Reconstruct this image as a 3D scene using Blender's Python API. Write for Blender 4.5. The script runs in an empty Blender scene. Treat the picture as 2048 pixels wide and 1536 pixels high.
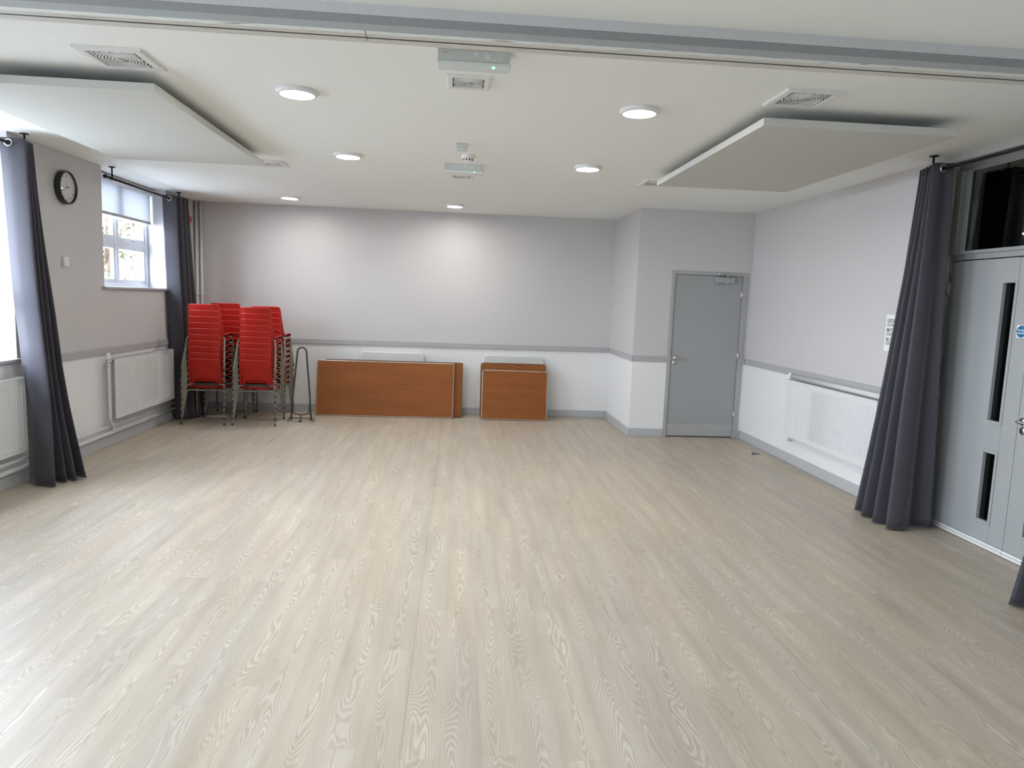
import bpy, bmesh, math, random
from mathutils import Vector, Matrix
random.seed(7)
PI = math.pi
sc = bpy.context.scene
COL = sc.collection

# ------------------------------------------------------------------ measures (metres)
XL, XR, YB, YD, XC, H = -3.55, 3.63, 9.914, 8.552, 2.183, 2.808
WR_ = .30
YN = -4.2                      # rear wall of the near half of the hall
DZ0, DZ1 = 0.943, 1.013        # dado rail
BBH = 0.10

# ------------------------------------------------------------------ materials
def new_mat(name):
    m = bpy.data.materials.new(name); m.use_nodes = True
    nt = m.node_tree
    b = nt.nodes['Principled BSDF']
    return m, nt, b
def N(nt, t, **kw):
    n = nt.nodes.new(t)
    for k, v in kw.items():
        if k in n.inputs: n.inputs[k].default_value = v
        else: setattr(n, k, v)
    return n
def L(nt, a, b): nt.links.new(a, b)
def simple(name, col, rough=0.5, metal=0.0, noise=0.04, nscale=6.0, spec=0.5, bump=0.0, bscale=200.0):
    m, nt, b = new_mat(name)
    tc = N(nt, 'ShaderNodeTexCoord')
    nz = N(nt, 'ShaderNodeTexNoise'); nz.inputs['Scale'].default_value = nscale; nz.inputs['Detail'].default_value = 3
    L(nt, tc.outputs['Object'], nz.inputs['Vector'])
    mx = N(nt, 'ShaderNodeMix', data_type='RGBA')
    c1 = [max(0, c*(1-noise)) for c in col]; c2 = [min(1, c*(1+noise)) for c in col]
    mx.inputs['A'].default_value = (*c1, 1); mx.inputs['B'].default_value = (*c2, 1)
    L(nt, nz.outputs['Fac'], mx.inputs['Factor'])
    L(nt, mx.outputs['Result'], b.inputs['Base Color'])
    b.inputs['Roughness'].default_value = rough; b.inputs['Metallic'].default_value = metal
    b.inputs['Specular IOR Level'].default_value = spec
    if bump > 0:
        n2 = N(nt, 'ShaderNodeTexNoise'); n2.inputs['Scale'].default_value = bscale; n2.inputs['Detail'].default_value = 2
        L(nt, tc.outputs['Object'], n2.inputs['Vector'])
        bp = N(nt, 'ShaderNodeBump'); bp.inputs['Strength'].default_value = bump; bp.inputs['Distance'].default_value = 0.002
        L(nt, n2.outputs['Fac'], bp.inputs['Height']); L(nt, bp.outputs['Normal'], b.inputs['Normal'])
    return m
def emis(name, col, strength):
    m, nt, b = new_mat(name)
    b.inputs['Base Color'].default_value = (*col, 1)
    b.inputs['Emission Color'].default_value = (*col, 1); b.inputs['Emission Strength'].default_value = strength
    return m
def wall_paint(name, upper, lower):
    # two paints that meet at the dado rail
    m, nt, b = new_mat(name)
    g = N(nt, 'ShaderNodeNewGeometry'); s = N(nt, 'ShaderNodeSeparateXYZ'); L(nt, g.outputs['Position'], s.inputs[0])
    gt = N(nt, 'ShaderNodeMath', operation='GREATER_THAN'); gt.inputs[1].default_value = (DZ0+DZ1)/2; L(nt, s.outputs['Z'], gt.inputs[0])
    mx = N(nt, 'ShaderNodeMix', data_type='RGBA'); mx.inputs['A'].default_value = (*lower, 1); mx.inputs['B'].default_value = (*upper, 1)
    L(nt, gt.outputs[0], mx.inputs['Factor'])
    nz = N(nt, 'ShaderNodeTexNoise'); nz.inputs['Scale'].default_value = 1.3; nz.inputs['Detail'].default_value = 3; L(nt, g.outputs['Position'], nz.inputs['Vector'])
    mr = N(nt, 'ShaderNodeMapRange'); mr.inputs['To Min'].default_value = 0.965; mr.inputs['To Max'].default_value = 1.03; L(nt, nz.outputs['Fac'], mr.inputs['Value'])
    m2 = N(nt, 'ShaderNodeMix', data_type='RGBA', blend_type='MULTIPLY'); m2.inputs['Factor'].default_value = 1
    L(nt, mx.outputs['Result'], m2.inputs['A']); L(nt, mr.outputs[0], m2.inputs['B']); L(nt, m2.outputs['Result'], b.inputs['Base Color'])
    b.inputs['Roughness'].default_value = 0.42; b.inputs['Specular IOR Level'].default_value = 0.35
    n2 = N(nt, 'ShaderNodeTexNoise'); n2.inputs['Scale'].default_value = 60; L(nt, g.outputs['Position'], n2.inputs['Vector'])
    bp = N(nt, 'ShaderNodeBump'); bp.inputs['Strength'].default_value = 0.06; bp.inputs['Distance'].default_value = 0.003
    L(nt, n2.outputs['Fac'], bp.inputs['Height']); L(nt, bp.outputs['Normal'], b.inputs['Normal'])
    return m
def math_(nt, op, a, b=None, c=None):
    n = N(nt, 'ShaderNodeMath', operation=op)
    for i, v in enumerate((a, b, c)):
        if v is None: continue
        if isinstance(v, (int, float)): n.inputs[i].default_value = v
        else: L(nt, v, n.inputs[i])
    return n.outputs[0]
def glass_mat(name, tint=(1, 1, 1), refl=1.0):
    m = bpy.data.materials.new(name); m.use_nodes = True; nt = m.node_tree; nt.nodes.clear()
    o = N(nt, 'ShaderNodeOutputMaterial'); mix = N(nt, 'ShaderNodeMixShader'); t = N(nt, 'ShaderNodeBsdfTransparent'); g = N(nt, 'ShaderNodeBsdfGlossy')
    t.inputs['Color'].default_value = (*tint, 1); g.inputs['Roughness'].default_value = 0.02
    g_ = N(nt, 'ShaderNodeNewGeometry'); dt = N(nt, 'ShaderNodeVectorMath', operation='DOT_PRODUCT'); L(nt, g_.outputs['Normal'], dt.inputs[0]); L(nt, g_.outputs['Incoming'], dt.inputs[1])
    ab = math_(nt, 'ABSOLUTE', dt.outputs['Value']); f = math_(nt, 'MULTIPLY_ADD', math_(nt, 'POWER', math_(nt, 'SUBTRACT', 1.0, ab), 5.0), .96, .04)
    mu = N(nt, 'ShaderNodeMath', operation='MULTIPLY'); mu.inputs[1].default_value = refl
    L(nt, f, mu.inputs[0]); L(nt, mu.outputs[0], mix.inputs[0]); L(nt, t.outputs[0], mix.inputs[1]); L(nt, g.outputs[0], mix.inputs[2]); L(nt, mix.outputs[0], o.inputs[0])
    return m
def comb(nt, x, y, z):
    n = N(nt, 'ShaderNodeCombineXYZ')
    for i, v in enumerate((x, y, z)):
        if isinstance(v, (int, float)): n.inputs[i].default_value = v
        else: L(nt, v, n.inputs[i])
    return n.outputs[0]

def floor_mat():
    m, nt, b = new_mat('pale_oak_vinyl')
    g = N(nt, 'ShaderNodeNewGeometry'); s = N(nt, 'ShaderNodeSeparateXYZ'); L(nt, g.outputs['Position'], s.inputs[0])
    X, Y = s.outputs['X'], s.outputs['Y']
    PW, PL = 0.152, 1.22
    xi = math_(nt, 'ADD', math_(nt, 'DIVIDE', X, PW), 100.13)
    row = math_(nt, 'FLOOR', xi); fx = math_(nt, 'FRACT', xi)
    wn = N(nt, 'ShaderNodeTexWhiteNoise', noise_dimensions='1D'); L(nt, row, wn.inputs['W'])
    yi = math_(nt, 'ADD', math_(nt, 'DIVIDE', Y, PL), math_(nt, 'ADD', math_(nt, 'MULTIPLY', wn.outputs['Value'], 1.0), 50))
    pl = math_(nt, 'FLOOR', yi); fy = math_(nt, 'FRACT', yi)
    w2 = N(nt, 'ShaderNodeTexWhiteNoise', noise_dimensions='2D'); L(nt, comb(nt, row, pl, 0), w2.inputs['Vector'])
    rnd = w2.outputs['Value']
    # stretched noise whose contour lines give the flame figure
    off = math_(nt, 'MULTIPLY', rnd, 37.0)
    v1 = comb(nt, math_(nt, 'ADD', math_(nt, 'MULTIPLY', X, 6.5), off), math_(nt, 'ADD', math_(nt, 'MULTIPLY', Y, 1.15), math_(nt, 'MULTIPLY', rnd, 91.0)), off)
    n1 = N(nt, 'ShaderNodeTexNoise'); n1.inputs['Scale'].default_value = 1.0; n1.inputs['Detail'].default_value = 1.8; n1.inputs['Roughness'].default_value = 0.42; L(nt, v1, n1.inputs['Vector'])
    # raise along the plank's centre so that the loops sit mid plank
    wv = N(nt, 'ShaderNodeTexNoise'); wv.inputs['Scale'].default_value = 1.0; wv.inputs['Detail'].default_value = 1; L(nt, comb(nt, off, math_(nt, 'MULTIPLY', Y, 1.1), row), wv.inputs['Vector'])
    cen = math_(nt, 'ADD', math_(nt, 'SUBTRACT', fx, 0.75), math_(nt, 'MULTIPLY', wv.outputs['Fac'], 0.5)); cen2 = math_(nt, 'MULTIPLY', math_(nt, 'MULTIPLY', cen, cen), -1.1)
    hgt = math_(nt, 'ADD', n1.outputs['Fac'], cen2)
    v3 = comb(nt, math_(nt, 'MULTIPLY', X, 60.0), math_(nt, 'MULTIPLY', Y, 14.0), off)
    n3 = N(nt, 'ShaderNodeTexNoise'); n3.inputs['Scale'].default_value = 1.0; n3.inputs['Detail'].default_value = 2; L(nt, v3, n3.inputs['Vector'])
    hgt2 = math_(nt, 'ADD', hgt, math_(nt, 'MULTIPLY', n3.outputs['Fac'], 0.022))
    sn = math_(nt, 'SINE', math_(nt, 'MULTIPLY', hgt2, 205.0))
    rg = math_(nt, 'POWER', math_(nt, 'MULTIPLY_ADD', sn, 0.5, 0.5), 1.6)
    # ring contrast fades away from the plank's heart
    msk = N(nt, 'ShaderNodeMapRange'); msk.inputs['From Min'].default_value = 0.18; msk.inputs['From Max'].default_value = 0.6; msk.inputs['To Min'].default_value = 0.22; msk.inputs['To Max'].default_value = 1.0; L(nt, hgt, msk.inputs['Value'])
    ring = math_(nt, 'MULTIPLY', rg, msk.outputs[0])
    # long fine pores
    v2 = comb(nt, math_(nt, 'MULTIPLY', X, 260.0), math_(nt, 'MULTIPLY', Y, 7.0), 0)
    n2 = N(nt, 'ShaderNodeTexNoise'); n2.inputs['Scale'].default_value = 1.0; n2.inputs['Detail'].default_value = 3; L(nt, v2, n2.inputs['Vector'])
    n4 = N(nt, 'ShaderNodeTexNoise'); n4.inputs['Scale'].default_value = 1.0; n4.inputs['Detail'].default_value = 2; L(nt, comb(nt, math_(nt, 'MULTIPLY', X, 14.0), math_(nt, 'MULTIPLY', Y, 1.2), off), n4.inputs['Vector'])
    fac = math_(nt, 'ADD', math_(nt, 'MULTIPLY', ring, 0.40), math_(nt, 'MULTIPLY', n2.outputs['Fac'], 0.42))
    fac = math_(nt, 'ADD', fac, math_(nt, 'MULTIPLY', math_(nt, 'SUBTRACT', n4.outputs['Fac'], 0.5), 0.5))
    fac = math_(nt, 'ADD', fac, math_(nt, 'MULTIPLY', math_(nt, 'SUBTRACT', rnd, 0.5), 0.09))
    cr = N(nt, 'ShaderNodeValToRGB'); e = cr.color_ramp.elements
    e[0].position = 0.05; e[0].color = (0.37, 0.308, 0.228, 1); e[1].position = 0.85; e[1].color = (0.655, 0.59, 0.49, 1)
    e2 = cr.color_ramp.elements.new(0.42); e2.color = (0.515, 0.443, 0.348, 1)
    L(nt, fac, cr.inputs['Fac'])
    # hue shift per plank
    hs = N(nt, 'ShaderNodeHueSaturation'); L(nt, cr.outputs[0], hs.inputs['Color'])
    L(nt, math_(nt, 'MULTIPLY_ADD', rnd, 0.22, 0.86), hs.inputs['Saturation'])
    # plank joints, ends, and the two sheet seams
    ex = math_(nt, 'MINIMUM', fx, math_(nt, 'SUBTRACT', 1.0, fx)); jx = math_(nt, 'LESS_THAN', ex, 0.006)
    ey = math_(nt, 'MINIMUM', fy, math_(nt, 'SUBTRACT', 1.0, fy)); jy = math_(nt, 'LESS_THAN', ey, 0.0012)
    sx = math_(nt, 'LESS_THAN', math_(nt, 'ABSOLUTE', math_(nt, 'ADD', X, 0.162)), 0.0022)
    sy = math_(nt, 'LESS_THAN', math_(nt, 'ABSOLUTE', math_(nt, 'SUBTRACT', math_(nt, 'SUBTRACT', Y, 6.69), math_(nt, 'MULTIPLY', X, 0.045))), 0.005)
    j = math_(nt, 'ADD', math_(nt, 'MULTIPLY', jx, 0.10), math_(nt, 'MULTIPLY', jy, 0.15))
    j = math_(nt, 'ADD', j, math_(nt, 'ADD', math_(nt, 'MULTIPLY', sx, 0.35), math_(nt, 'MULTIPLY', sy, 0.22)))
    mx = N(nt, 'ShaderNodeMix', data_type='RGBA'); mx.inputs['B'].default_value = (0.16, 0.12, 0.08, 1)
    L(nt, j, mx.inputs['Factor']); L(nt, hs.outputs[0], mx.inputs['A']); L(nt, mx.outputs['Result'], b.inputs['Base Color'])
    b.inputs['Roughness'].default_value = 0.43; b.inputs['Specular IOR Level'].default_value = 0.55
    bp = N(nt, 'ShaderNodeBump'); bp.inputs['Strength'].default_value = 0.12; bp.inputs['Distance'].default_value = 0.001; L(nt, fac, bp.inputs['Height']); L(nt, bp.outputs['Normal'], b.inputs['Normal'])
    return m

def teak_mat(name, seed):
    m, nt, b = new_mat(name)
    tc = N(nt, 'ShaderNodeTexCoord'); s = N(nt, 'ShaderNodeSeparateXYZ'); L(nt, tc.outputs['Object'], s.inputs[0])
    X, Z = s.outputs['X'], s.outputs['Z']
    n1 = N(nt, 'ShaderNodeTexNoise'); n1.inputs['Scale'].default_value = 1; n1.inputs['Detail'].default_value = 2; n1.inputs['Roughness'].default_value = .45
    L(nt, comb(nt, math_(nt, 'MULTIPLY', X, 0.9), seed, math_(nt, 'MULTIPLY', Z, 4.5)), n1.inputs['Vector'])
    h = math_(nt, 'ADD', math_(nt, 'MULTIPLY', n1.outputs['Fac'], 0.16), math_(nt, 'MULTIPLY', Z, 0.9))
    sn = math_(nt, 'POWER', math_(nt, 'MULTIPLY_ADD', math_(nt, 'SINE', math_(nt, 'MULTIPLY', h, 400.0)), 0.5, 0.5), 2.6)
    n2 = N(nt, 'ShaderNodeTexNoise'); n2.inputs['Scale'].default_value = 1; n2.inputs['Detail'].default_value = 3
    L(nt, comb(nt, math_(nt, 'MULTIPLY', X, 9.0), seed, math_(nt, 'MULTIPLY', Z, 230.0)), n2.inputs['Vector'])
    n4 = N(nt, 'ShaderNodeTexNoise'); n4.inputs['Scale'].default_value = 1; L(nt, comb(nt, X, seed, math_(nt, 'MULTIPLY', Z, 9.0)), n4.inputs['Vector'])
    f = math_(nt, 'ADD', math_(nt, 'MULTIPLY', sn, math_(nt, 'MULTIPLY', n4.outputs['Fac'], 1.0)), math_(nt, 'MULTIPLY', n2.outputs['Fac'], 0.55))
    cr = N(nt, 'ShaderNodeValToRGB'); e = cr.color_ramp.elements
    e[0].position = 0.12; e[0].color = (0.33, 0.112, 0.024, 1); e[1].position = 0.95; e[1].color = (0.10, 0.030, 0.008, 1)
    e2 = cr.color_ramp.elements.new(0.5); e2.color = (0.25, 0.082, 0.018, 1)
    L(nt, f, cr.inputs['Fac']); L(nt, cr.outputs[0], b.inputs['Base Color'])
    b.inputs['Roughness'].default_value = 0.5; b.inputs['Specular IOR Level'].default_value = .25
    return m

def fabric_mat(name, col):
    m, nt, b = new_mat(name)
    tc = N(nt, 'ShaderNodeTexCoord')
    n = N(nt, 'ShaderNodeTexNoise'); n.inputs['Scale'].default_value = 300; n.inputs['Detail'].default_value = 2; L(nt, tc.outputs['Object'], n.inputs['Vector'])
    mx = N(nt, 'ShaderNodeMix', data_type='RGBA'); mx.inputs['A'].default_value = (*[c*.88 for c in col], 1); mx.inputs['B'].default_value = (*[c*1.12 for c in col], 1)
    L(nt, n.outputs['Fac'], mx.inputs['Factor']); L(nt, mx.outputs['Result'], b.inputs['Base Color'])
    b.inputs['Roughness'].default_value = 0.62; b.inputs['Sheen Weight'].default_value = 0.35; b.inputs['Sheen Roughness'].default_value = 0.4
    b.inputs['Specular IOR Level'].default_value = 0.3
    bp = N(nt, 'ShaderNodeBump'); bp.inputs['Strength'].default_value = .15; bp.inputs['Distance'].default_value = 0.001; L(nt, n.outputs['Fac'], bp.inputs['Height']); L(nt, bp.outputs['Normal'], b.inputs['Normal'])
    return m
def chipped_mat():
    # cream painted timber worn along its edges
    m, nt, b = new_mat('chipped_cream_paint')
    g = N(nt, 'ShaderNodeNewGeometry'); mp = N(nt, 'ShaderNodeMapping'); mp.inputs['Scale'].default_value = (5, 90, 90); L(nt, g.outputs['Position'], mp.inputs[0])
    n = N(nt, 'ShaderNodeTexNoise'); n.inputs['Scale'].default_value = 1; n.inputs['Detail'].default_value = 5; n.inputs['Roughness'].default_value = .65; L(nt, mp.outputs[0], n.inputs['Vector'])
    cr = N(nt, 'ShaderNodeValToRGB'); e = cr.color_ramp.elements
    e[0].position = 0.33; e[0].color = (0.25, 0.22, 0.18, 1); e[1].position = 0.41; e[1].color = (0.66, 0.65, 0.59, 1)
    L(nt, n.outputs['Fac'], cr.inputs['Fac']); L(nt, cr.outputs[0], b.inputs['Base Color']); b.inputs['Roughness'].default_value = .5
    return m

M = {}
M['wall'] = wall_paint('two_tone_wall_paint', (0.575, 0.557, 0.55), (0.79, 0.785, 0.78))
M['reveal'] = simple('white_reveal_paint', (0.74, 0.74, 0.75), .6)
M['ceiling'] = simple('ceiling_paint', (0.91, 0.92, 0.88), .75, noise=.01, nscale=1)
M['floor'] = floor_mat()
M['rail'] = simple('grey_trim_paint', (0.42, 0.41, 0.42), .35, noise=.02)
M['base'] = simple('grey_skirting_paint', (0.46, 0.47, 0.48), .35, noise=.02)
M['door'] = simple('grey_door_paint', (0.345, 0.35, 0.35), .42, noise=.02, nscale=2)
M['door2'] = simple('pale_grey_door_paint', (0.36, 0.37, 0.365), .42, noise=.02, nscale=2)
M['frame'] = simple('door_frame_paint', (0.39, 0.39, 0.385), .38, noise=.02)
M['frame2'] = simple('screen_frame_paint', (0.33, 0.34, 0.33), .38, noise=.02)
M['steel'] = simple('satin_steel', (0.62, 0.62, 0.61), .3, metal=1, noise=.02)
M['plate'] = simple('brushed_plate', (0.52, 0.53, 0.53), .38, metal=.6, noise=.03)
M['white'] = simple('white_plastic', (0.78, 0.78, 0.76), .35, noise=.01)
M['whitep'] = simple('white_window_paint', (0.70, 0.73, 0.78), .35, noise=.02)
M['rad'] = simple('radiator_enamel', (0.70, 0.70, 0.70), .35, noise=.01)
M['grille'] = simple('radiator_shadow_metal', (0.45, 0.45, 0.45), .5)
M['pipe'] = simple('painted_pipe', (0.66, 0.655, 0.64), .35, noise=.02)
M['panel'] = simple('acoustic_fabric', (0.60, 0.60, 0.55), .9, noise=.02, bump=.2, bscale=300)
M['vent'] = simple('vent_plastic', (0.80, 0.80, 0.77), .4, noise=.01)
M['dark'] = simple('dark_void', (0.03, 0.03, 0.03), .8)
M['ventdark'] = simple('vent_cavity', (0.10, 0.10, 0.095), .8)
M['hub'] = simple('vent_hub', (0.42, 0.42, 0.38), .5)
M['lamp'] = emis('lamp_diffuser', (1.0, 0.985, 0.95), 38.0)
M['curt'] = fabric_mat('grey_curtain_cloth', (0.058, 0.055, 0.066))
M['rod'] = simple('black_metal', (0.02, 0.02, 0.022), .4, metal=.5)
M['red'] = None
M['tube'] = simple('beige_painted_tube', (0.27, 0.25, 0.205), .4, metal=.3)
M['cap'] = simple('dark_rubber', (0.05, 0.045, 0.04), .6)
M['teak1'] = teak_mat('teak_laminate_long', 3.1); M['teak2'] = teak_mat('teak_laminate_short', 8.7)
M['edge'] = simple('aluminium_edging', (0.60, 0.58, 0.54), .3, metal=.5)
M['edged'] = simple('dark_edging', (0.09, 0.05, 0.035), .5)
M['wtable'] = simple('speckled_white_top', (0.60, 0.61, 0.58), .5, noise=.12, nscale=150)
M['trolley'] = simple('worn_grey_tube', (0.10, 0.095, 0.09), .4, metal=.6, noise=.2)
M['wheel'] = simple('grey_wheel', (0.30, 0.29, 0.27), .6)
M['clockblk'] = simple('clock_case_black', (0.015, 0.015, 0.018), .3)
M['clockface'] = simple('clock_face', (0.68, 0.68, 0.66), .6, noise=.01)
M['ink'] = simple('black_ink', (0.02, 0.02, 0.02), .6)
M['paper'] = simple('paper', (0.80, 0.80, 0.80), .6, noise=.01)
M['blue'] = simple('sign_blue', (0.03, 0.20, 0.42), .4)
M['redplastic'] = simple('alarm_red', (0.45, 0.02, 0.03), .35)
M['blind'] = simple('blind_cloth', (0.72, 0.72, 0.73), .8)
_nt = M['blind'].node_tree; _tr = N(_nt, 'ShaderNodeBsdfTranslucent'); _tr.inputs['Color'].default_value = (.6, .62, .66, 1); _mx = N(_nt, 'ShaderNodeMixShader'); _mx.inputs[0].default_value = .35
_out = [n for n in _nt.nodes if n.type == 'OUTPUT_MATERIAL'][0]; L(_nt, _nt.nodes['Principled BSDF'].outputs[0], _mx.inputs[1]); L(_nt, _tr.outputs[0], _mx.inputs[2]); L(_nt, _mx.outputs[0], _out.inputs[0])
M['chip'] = chipped_mat(); M['slot'] = simple('track_slot', (0.035, 0.03, 0.035), .6)
M['fascia'] = simple('beam_grey_paint', (0.36, 0.36, 0.345), .45, noise=.02)
M['fascia_shade'] = simple('beam_shade_paint', (0.26, 0.262, 0.26), .5, noise=.02)  # darker grey puts the upper band's shadow into the colour
M['cove'] = simple('beam_cove_paint', (0.50, 0.51, 0.50), .55, noise=.02)
M['emgbody'] = simple('luminaire_body', (0.60, 0.61, 0.57), .45)
M['emgdiff'] = simple('luminaire_diffuser', (0.70, 0.74, 0.71), .35)
M['led'] = emis('green_led', (0.10, 1.0, 0.35), 2.2)
M['glass'] = glass_mat('window_glass')
M['glassdark'] = glass_mat('screen_glass', (0.55, 0.6, 0.58), 1.6)
M['corr'] = simple('corridor_dimness_paint', (0.10, 0.105, 0.10), .8)  # near-black walls stand in for missing light beyond the glass
M['pebble'] = simple('wedge_grey', (0.20, 0.20, 0.19), .6)
# red seat plastic
m_, nt_, b_ = new_mat('red_polypropylene')
tc_ = N(nt_, 'ShaderNodeTexCoord'); nz_ = N(nt_, 'ShaderNodeTexNoise'); nz_.inputs['Scale'].default_value = 9; nz_.inputs['Detail'].default_value = 5
L(nt_, tc_.outputs['Object'], nz_.inputs['Vector'])
cr_ = N(nt_, 'ShaderNodeValToRGB'); cr_.color_ramp.elements[0].position = .3; cr_.color_ramp.elements[0].color = (0.40, 0.014, 0.008, 1)
cr_.color_ramp.elements[1].position = .7; cr_.color_ramp.elements[1].color = (0.50, 0.022, 0.013, 1)
L(nt_, nz_.outputs['Fac'], cr_.inputs['Fac']); L(nt_, cr_.outputs[0], b_.inputs['Base Color']); b_.inputs['Roughness'].default_value = .42; b_.inputs['Specular IOR Level'].default_value = .3
M['red'] = m_; M['lip_highlight'] = simple('red_rim_highlight', (0.56, 0.035, 0.022), .3, noise=.05)  # rim highlight painted in as a lighter red

# ------------------------------------------------------------------ mesh helpers
class MB:
    def __init__(s): s.bm = bmesh.new(); s.mats = []
    def mi(s, mat):
        if mat not in s.mats: s.mats.append(mat)
        return s.mats.index(mat)
    def face(s, pts, mat, smooth=False):
        vs = [s.bm.verts.new(p) for p in pts]
        f = s.bm.faces.new(vs); f.material_index = s.mi(mat); f.smooth = smooth; return f
    def box(s, a, b, mat, bev=0.0, rot=None, org=None):
        x0, y0, z0 = [min(p, q) for p, q in zip(a, b)]; x1, y1, z1 = [max(p, q) for p, q in zip(a, b)]
        c = [(x0,y0,z0),(x1,y0,z0),(x1,y1,z0),(x0,y1,z0),(x0,y0,z1),(x1,y0,z1),(x1,y1,z1),(x0,y1,z1)]
        t = bmesh.new()
        vs = [t.verts.new(p) for p in c]
        for f in ((0,3,2,1),(4,5,6,7),(0,1,5,4),(1,2,6,5),(2,3,7,6),(3,0,4,7)): t.faces.new([vs[i] for i in f])
        if bev > 0: bmesh.ops.bevel(t, geom=list(t.edges), offset=min(bev, .49*min(x1-x0, y1-y0, z1-z0)), segments=2, affect='EDGES', profile=.5)
        if rot is not None:
            bmesh.ops.transform(t, matrix=Matrix.Translation(org) @ rot @ Matrix.Translation(-Vector(org)), verts=list(t.verts))
        s.merge(t, mat)
    def merge(s, t, mat, smooth=False):
        k = s.mi(mat); mp = {}
        for v in t.verts: mp[v] = s.bm.verts.new(v.co)
        for f in t.faces:
            try: g = s.bm.faces.new([mp[v] for v in f.verts])
            except ValueError: continue
            g.material_index = k; g.smooth = smooth
        t.free()
    def tube(s, pts, r, mat, n=10, caps=True, closed=False):
        pts = [Vector(p) for p in pts]; k = s.mi(mat); rings = []
        m = len(pts)
        up = None
        for i, p in enumerate(pts):
            if closed: d = (pts[(i+1) % m] - pts[i-1]).normalized()
            else: d = (pts[min(i+1, m-1)] - pts[max(i-1, 0)]).normalized()
            if up is None:
                a = Vector((0,0,1)) if abs(d.z) < .9 else Vector((1,0,0))
                up = (a - d*a.dot(d)).normalized()
            else: up = (up - d*up.dot(d)).normalized()
            sd = d.cross(up); rr = r[i] if isinstance(r, (list, tuple)) else r
            rings.append([s.bm.verts.new(p + (up*math.cos(2*PI*j/n) + sd*math.sin(2*PI*j/n))*rr) for j in range(n)])
        for i in range(m if closed else m-1):
            A, B = rings[i], rings[(i+1) % m]
            for j in range(n):
                f = s.bm.faces.new((A[j], A[(j+1)%n], B[(j+1)%n], B[j])); f.material_index = k; f.smooth = True
        if caps and not closed:
            for R_, fl in ((rings[0], True), (rings[-1], False)):
                f = s.bm.faces.new(R_[::-1] if not fl else R_); f.material_index = k
    def lathe(s, prof, mat, axis='z', org=(0,0,0), n=32, smooth=True):
        # prof: list of (radius, height) ; axis direction
        k = s.mi(mat); org = Vector(org)
        def P(r, h, a):
            c, t = r*math.cos(a), r*math.sin(a)
            return org + Vector({'z': (c, t, h), 'x': (h, c, t), 'y': (c, h, t)}[axis])
        rings = []
        for r, h in prof:
            if r < 1e-6: rings.append([s.bm.verts.new(P(0, h, 0))])
            else: rings.append([s.bm.verts.new(P(r, h, 2*PI*j/n)) for j in range(n)])
        for A, B in zip(rings, rings[1:]):
            for j in range(n):
                a, b, c, d = A[j % len(A)], A[(j+1) % len(A)], B[(j+1) % len(B)], B[j % len(B)]
                vs = []
                for v in (a, b, c, d):
                    if v not in vs: vs.append(v)
                if len(vs) > 2:
                    f = s.bm.faces.new(vs); f.material_index = k; f.smooth = smooth
    def build(s, name, parent=None, normals=True):
        if normals: bmesh.ops.recalc_face_normals(s.bm, faces=list(s.bm.faces))
        me = bpy.data.meshes.new(name); s.bm.to_mesh(me); s.bm.free()
        for m in s.mats: me.materials.append(m)
        o = bpy.data.objects.new(name, me); COL.objects.link(o)
        if parent is not None:
            o.parent = parent
            o.matrix_parent_inverse = Matrix.Identity(4)
        return o
def tag(o, label=None, cat=None, group=None, kind=None):
    if label: o['label'] = label
    if cat: o['category'] = cat
    if group: o['group'] = group
    if kind: o['kind'] = kind
    return o
def empty(name, loc=(0,0,0), rz=0, rx=0):
    o = bpy.data.objects.new(name, None); COL.objects.link(o); o.location = loc; o.rotation_euler = (rx, 0, rz); o.empty_display_size = .1
    return o
def struct(o, label=None, cat=None): return tag(o, label, cat, kind='structure')
def copy_tree(o, parent=None):
    c = o.copy(); COL.objects.link(c)
    if parent is not None: c.parent = parent
    for ch in list(o.children): copy_tree(ch, c)
    return c
def text_mesh(name, body, size, mat, M4, parent=None, bold=0.0, align='LEFT', extrude=0.0004, sx=1.0):
    cu = bpy.data.curves.new(name, 'FONT'); cu.body = body; cu.size = size; cu.align_x = align; cu.offset = bold; cu.extrude = extrude
    t = bpy.data.objects.new(name, cu); COL.objects.link(t)
    me = bpy.data.meshes.new_from_object(t.evaluated_get(bpy.context.evaluated_depsgraph_get()))
    bpy.data.objects.remove(t); bpy.data.curves.remove(cu)
    me.transform(M4 @ Matrix.Diagonal((sx, 1, 1, 1)))
    me.materials.clear(); me.materials.append(mat)
    o = bpy.data.objects.new(name, me); COL.objects.link(o)
    if parent is not None: o.parent = parent
    return o
def smooth_path(pts, sub=5):
    P = [Vector(p) for p in pts]; out = []
    for i in range(len(P)-1):
        a, b, c, d = P[max(i-1,0)], P[i], P[i+1], P[min(i+2, len(P)-1)]
        for k in range(sub):
            t = k/sub
            out.append(.5*((2*b) + (c-a)*t + (2*a-5*b+4*c-d)*t*t + (3*b-a-3*c+d)*t**3))
    out.append(P[-1]); return out

# ------------------------------------------------------------------ room shell
mb = MB(); mb.box((XL-.35, YN-.2, -.12), (XR+WR_, YB+.2, 0), M['floor'])
struct(mb.build('floor'), 'pale oak effect vinyl plank floor across the whole hall', 'floor')
mb = MB(); mb.box((XL-.35, YN-.2, H), (XR+WR_, YB+.2, H+.2), M['ceiling'])
struct(mb.build('ceiling'), 'flat white painted ceiling over the hall', 'ceiling')
WT = 0.34   # thickness of the left wall
W1 = (4.30, 5.965, 1.0); W2 = (7.43, 8.985, 1.605); W0 = (0.3, 2.3, 1.0); W00 = (-2.9, -0.9, 1.0)
mb = MB()
y = YN
for (a, b, z) in (W00, W0, W1, W2):
    mb.box((XL-WT, y, 0), (XL, a, H), M['wall']); mb.box((XL-WT, a, 0), (XL, b, z), M['wall']); y = b
mb.box((XL-WT, y, 0), (XL, YB+.2, H), M['wall'])
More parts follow.
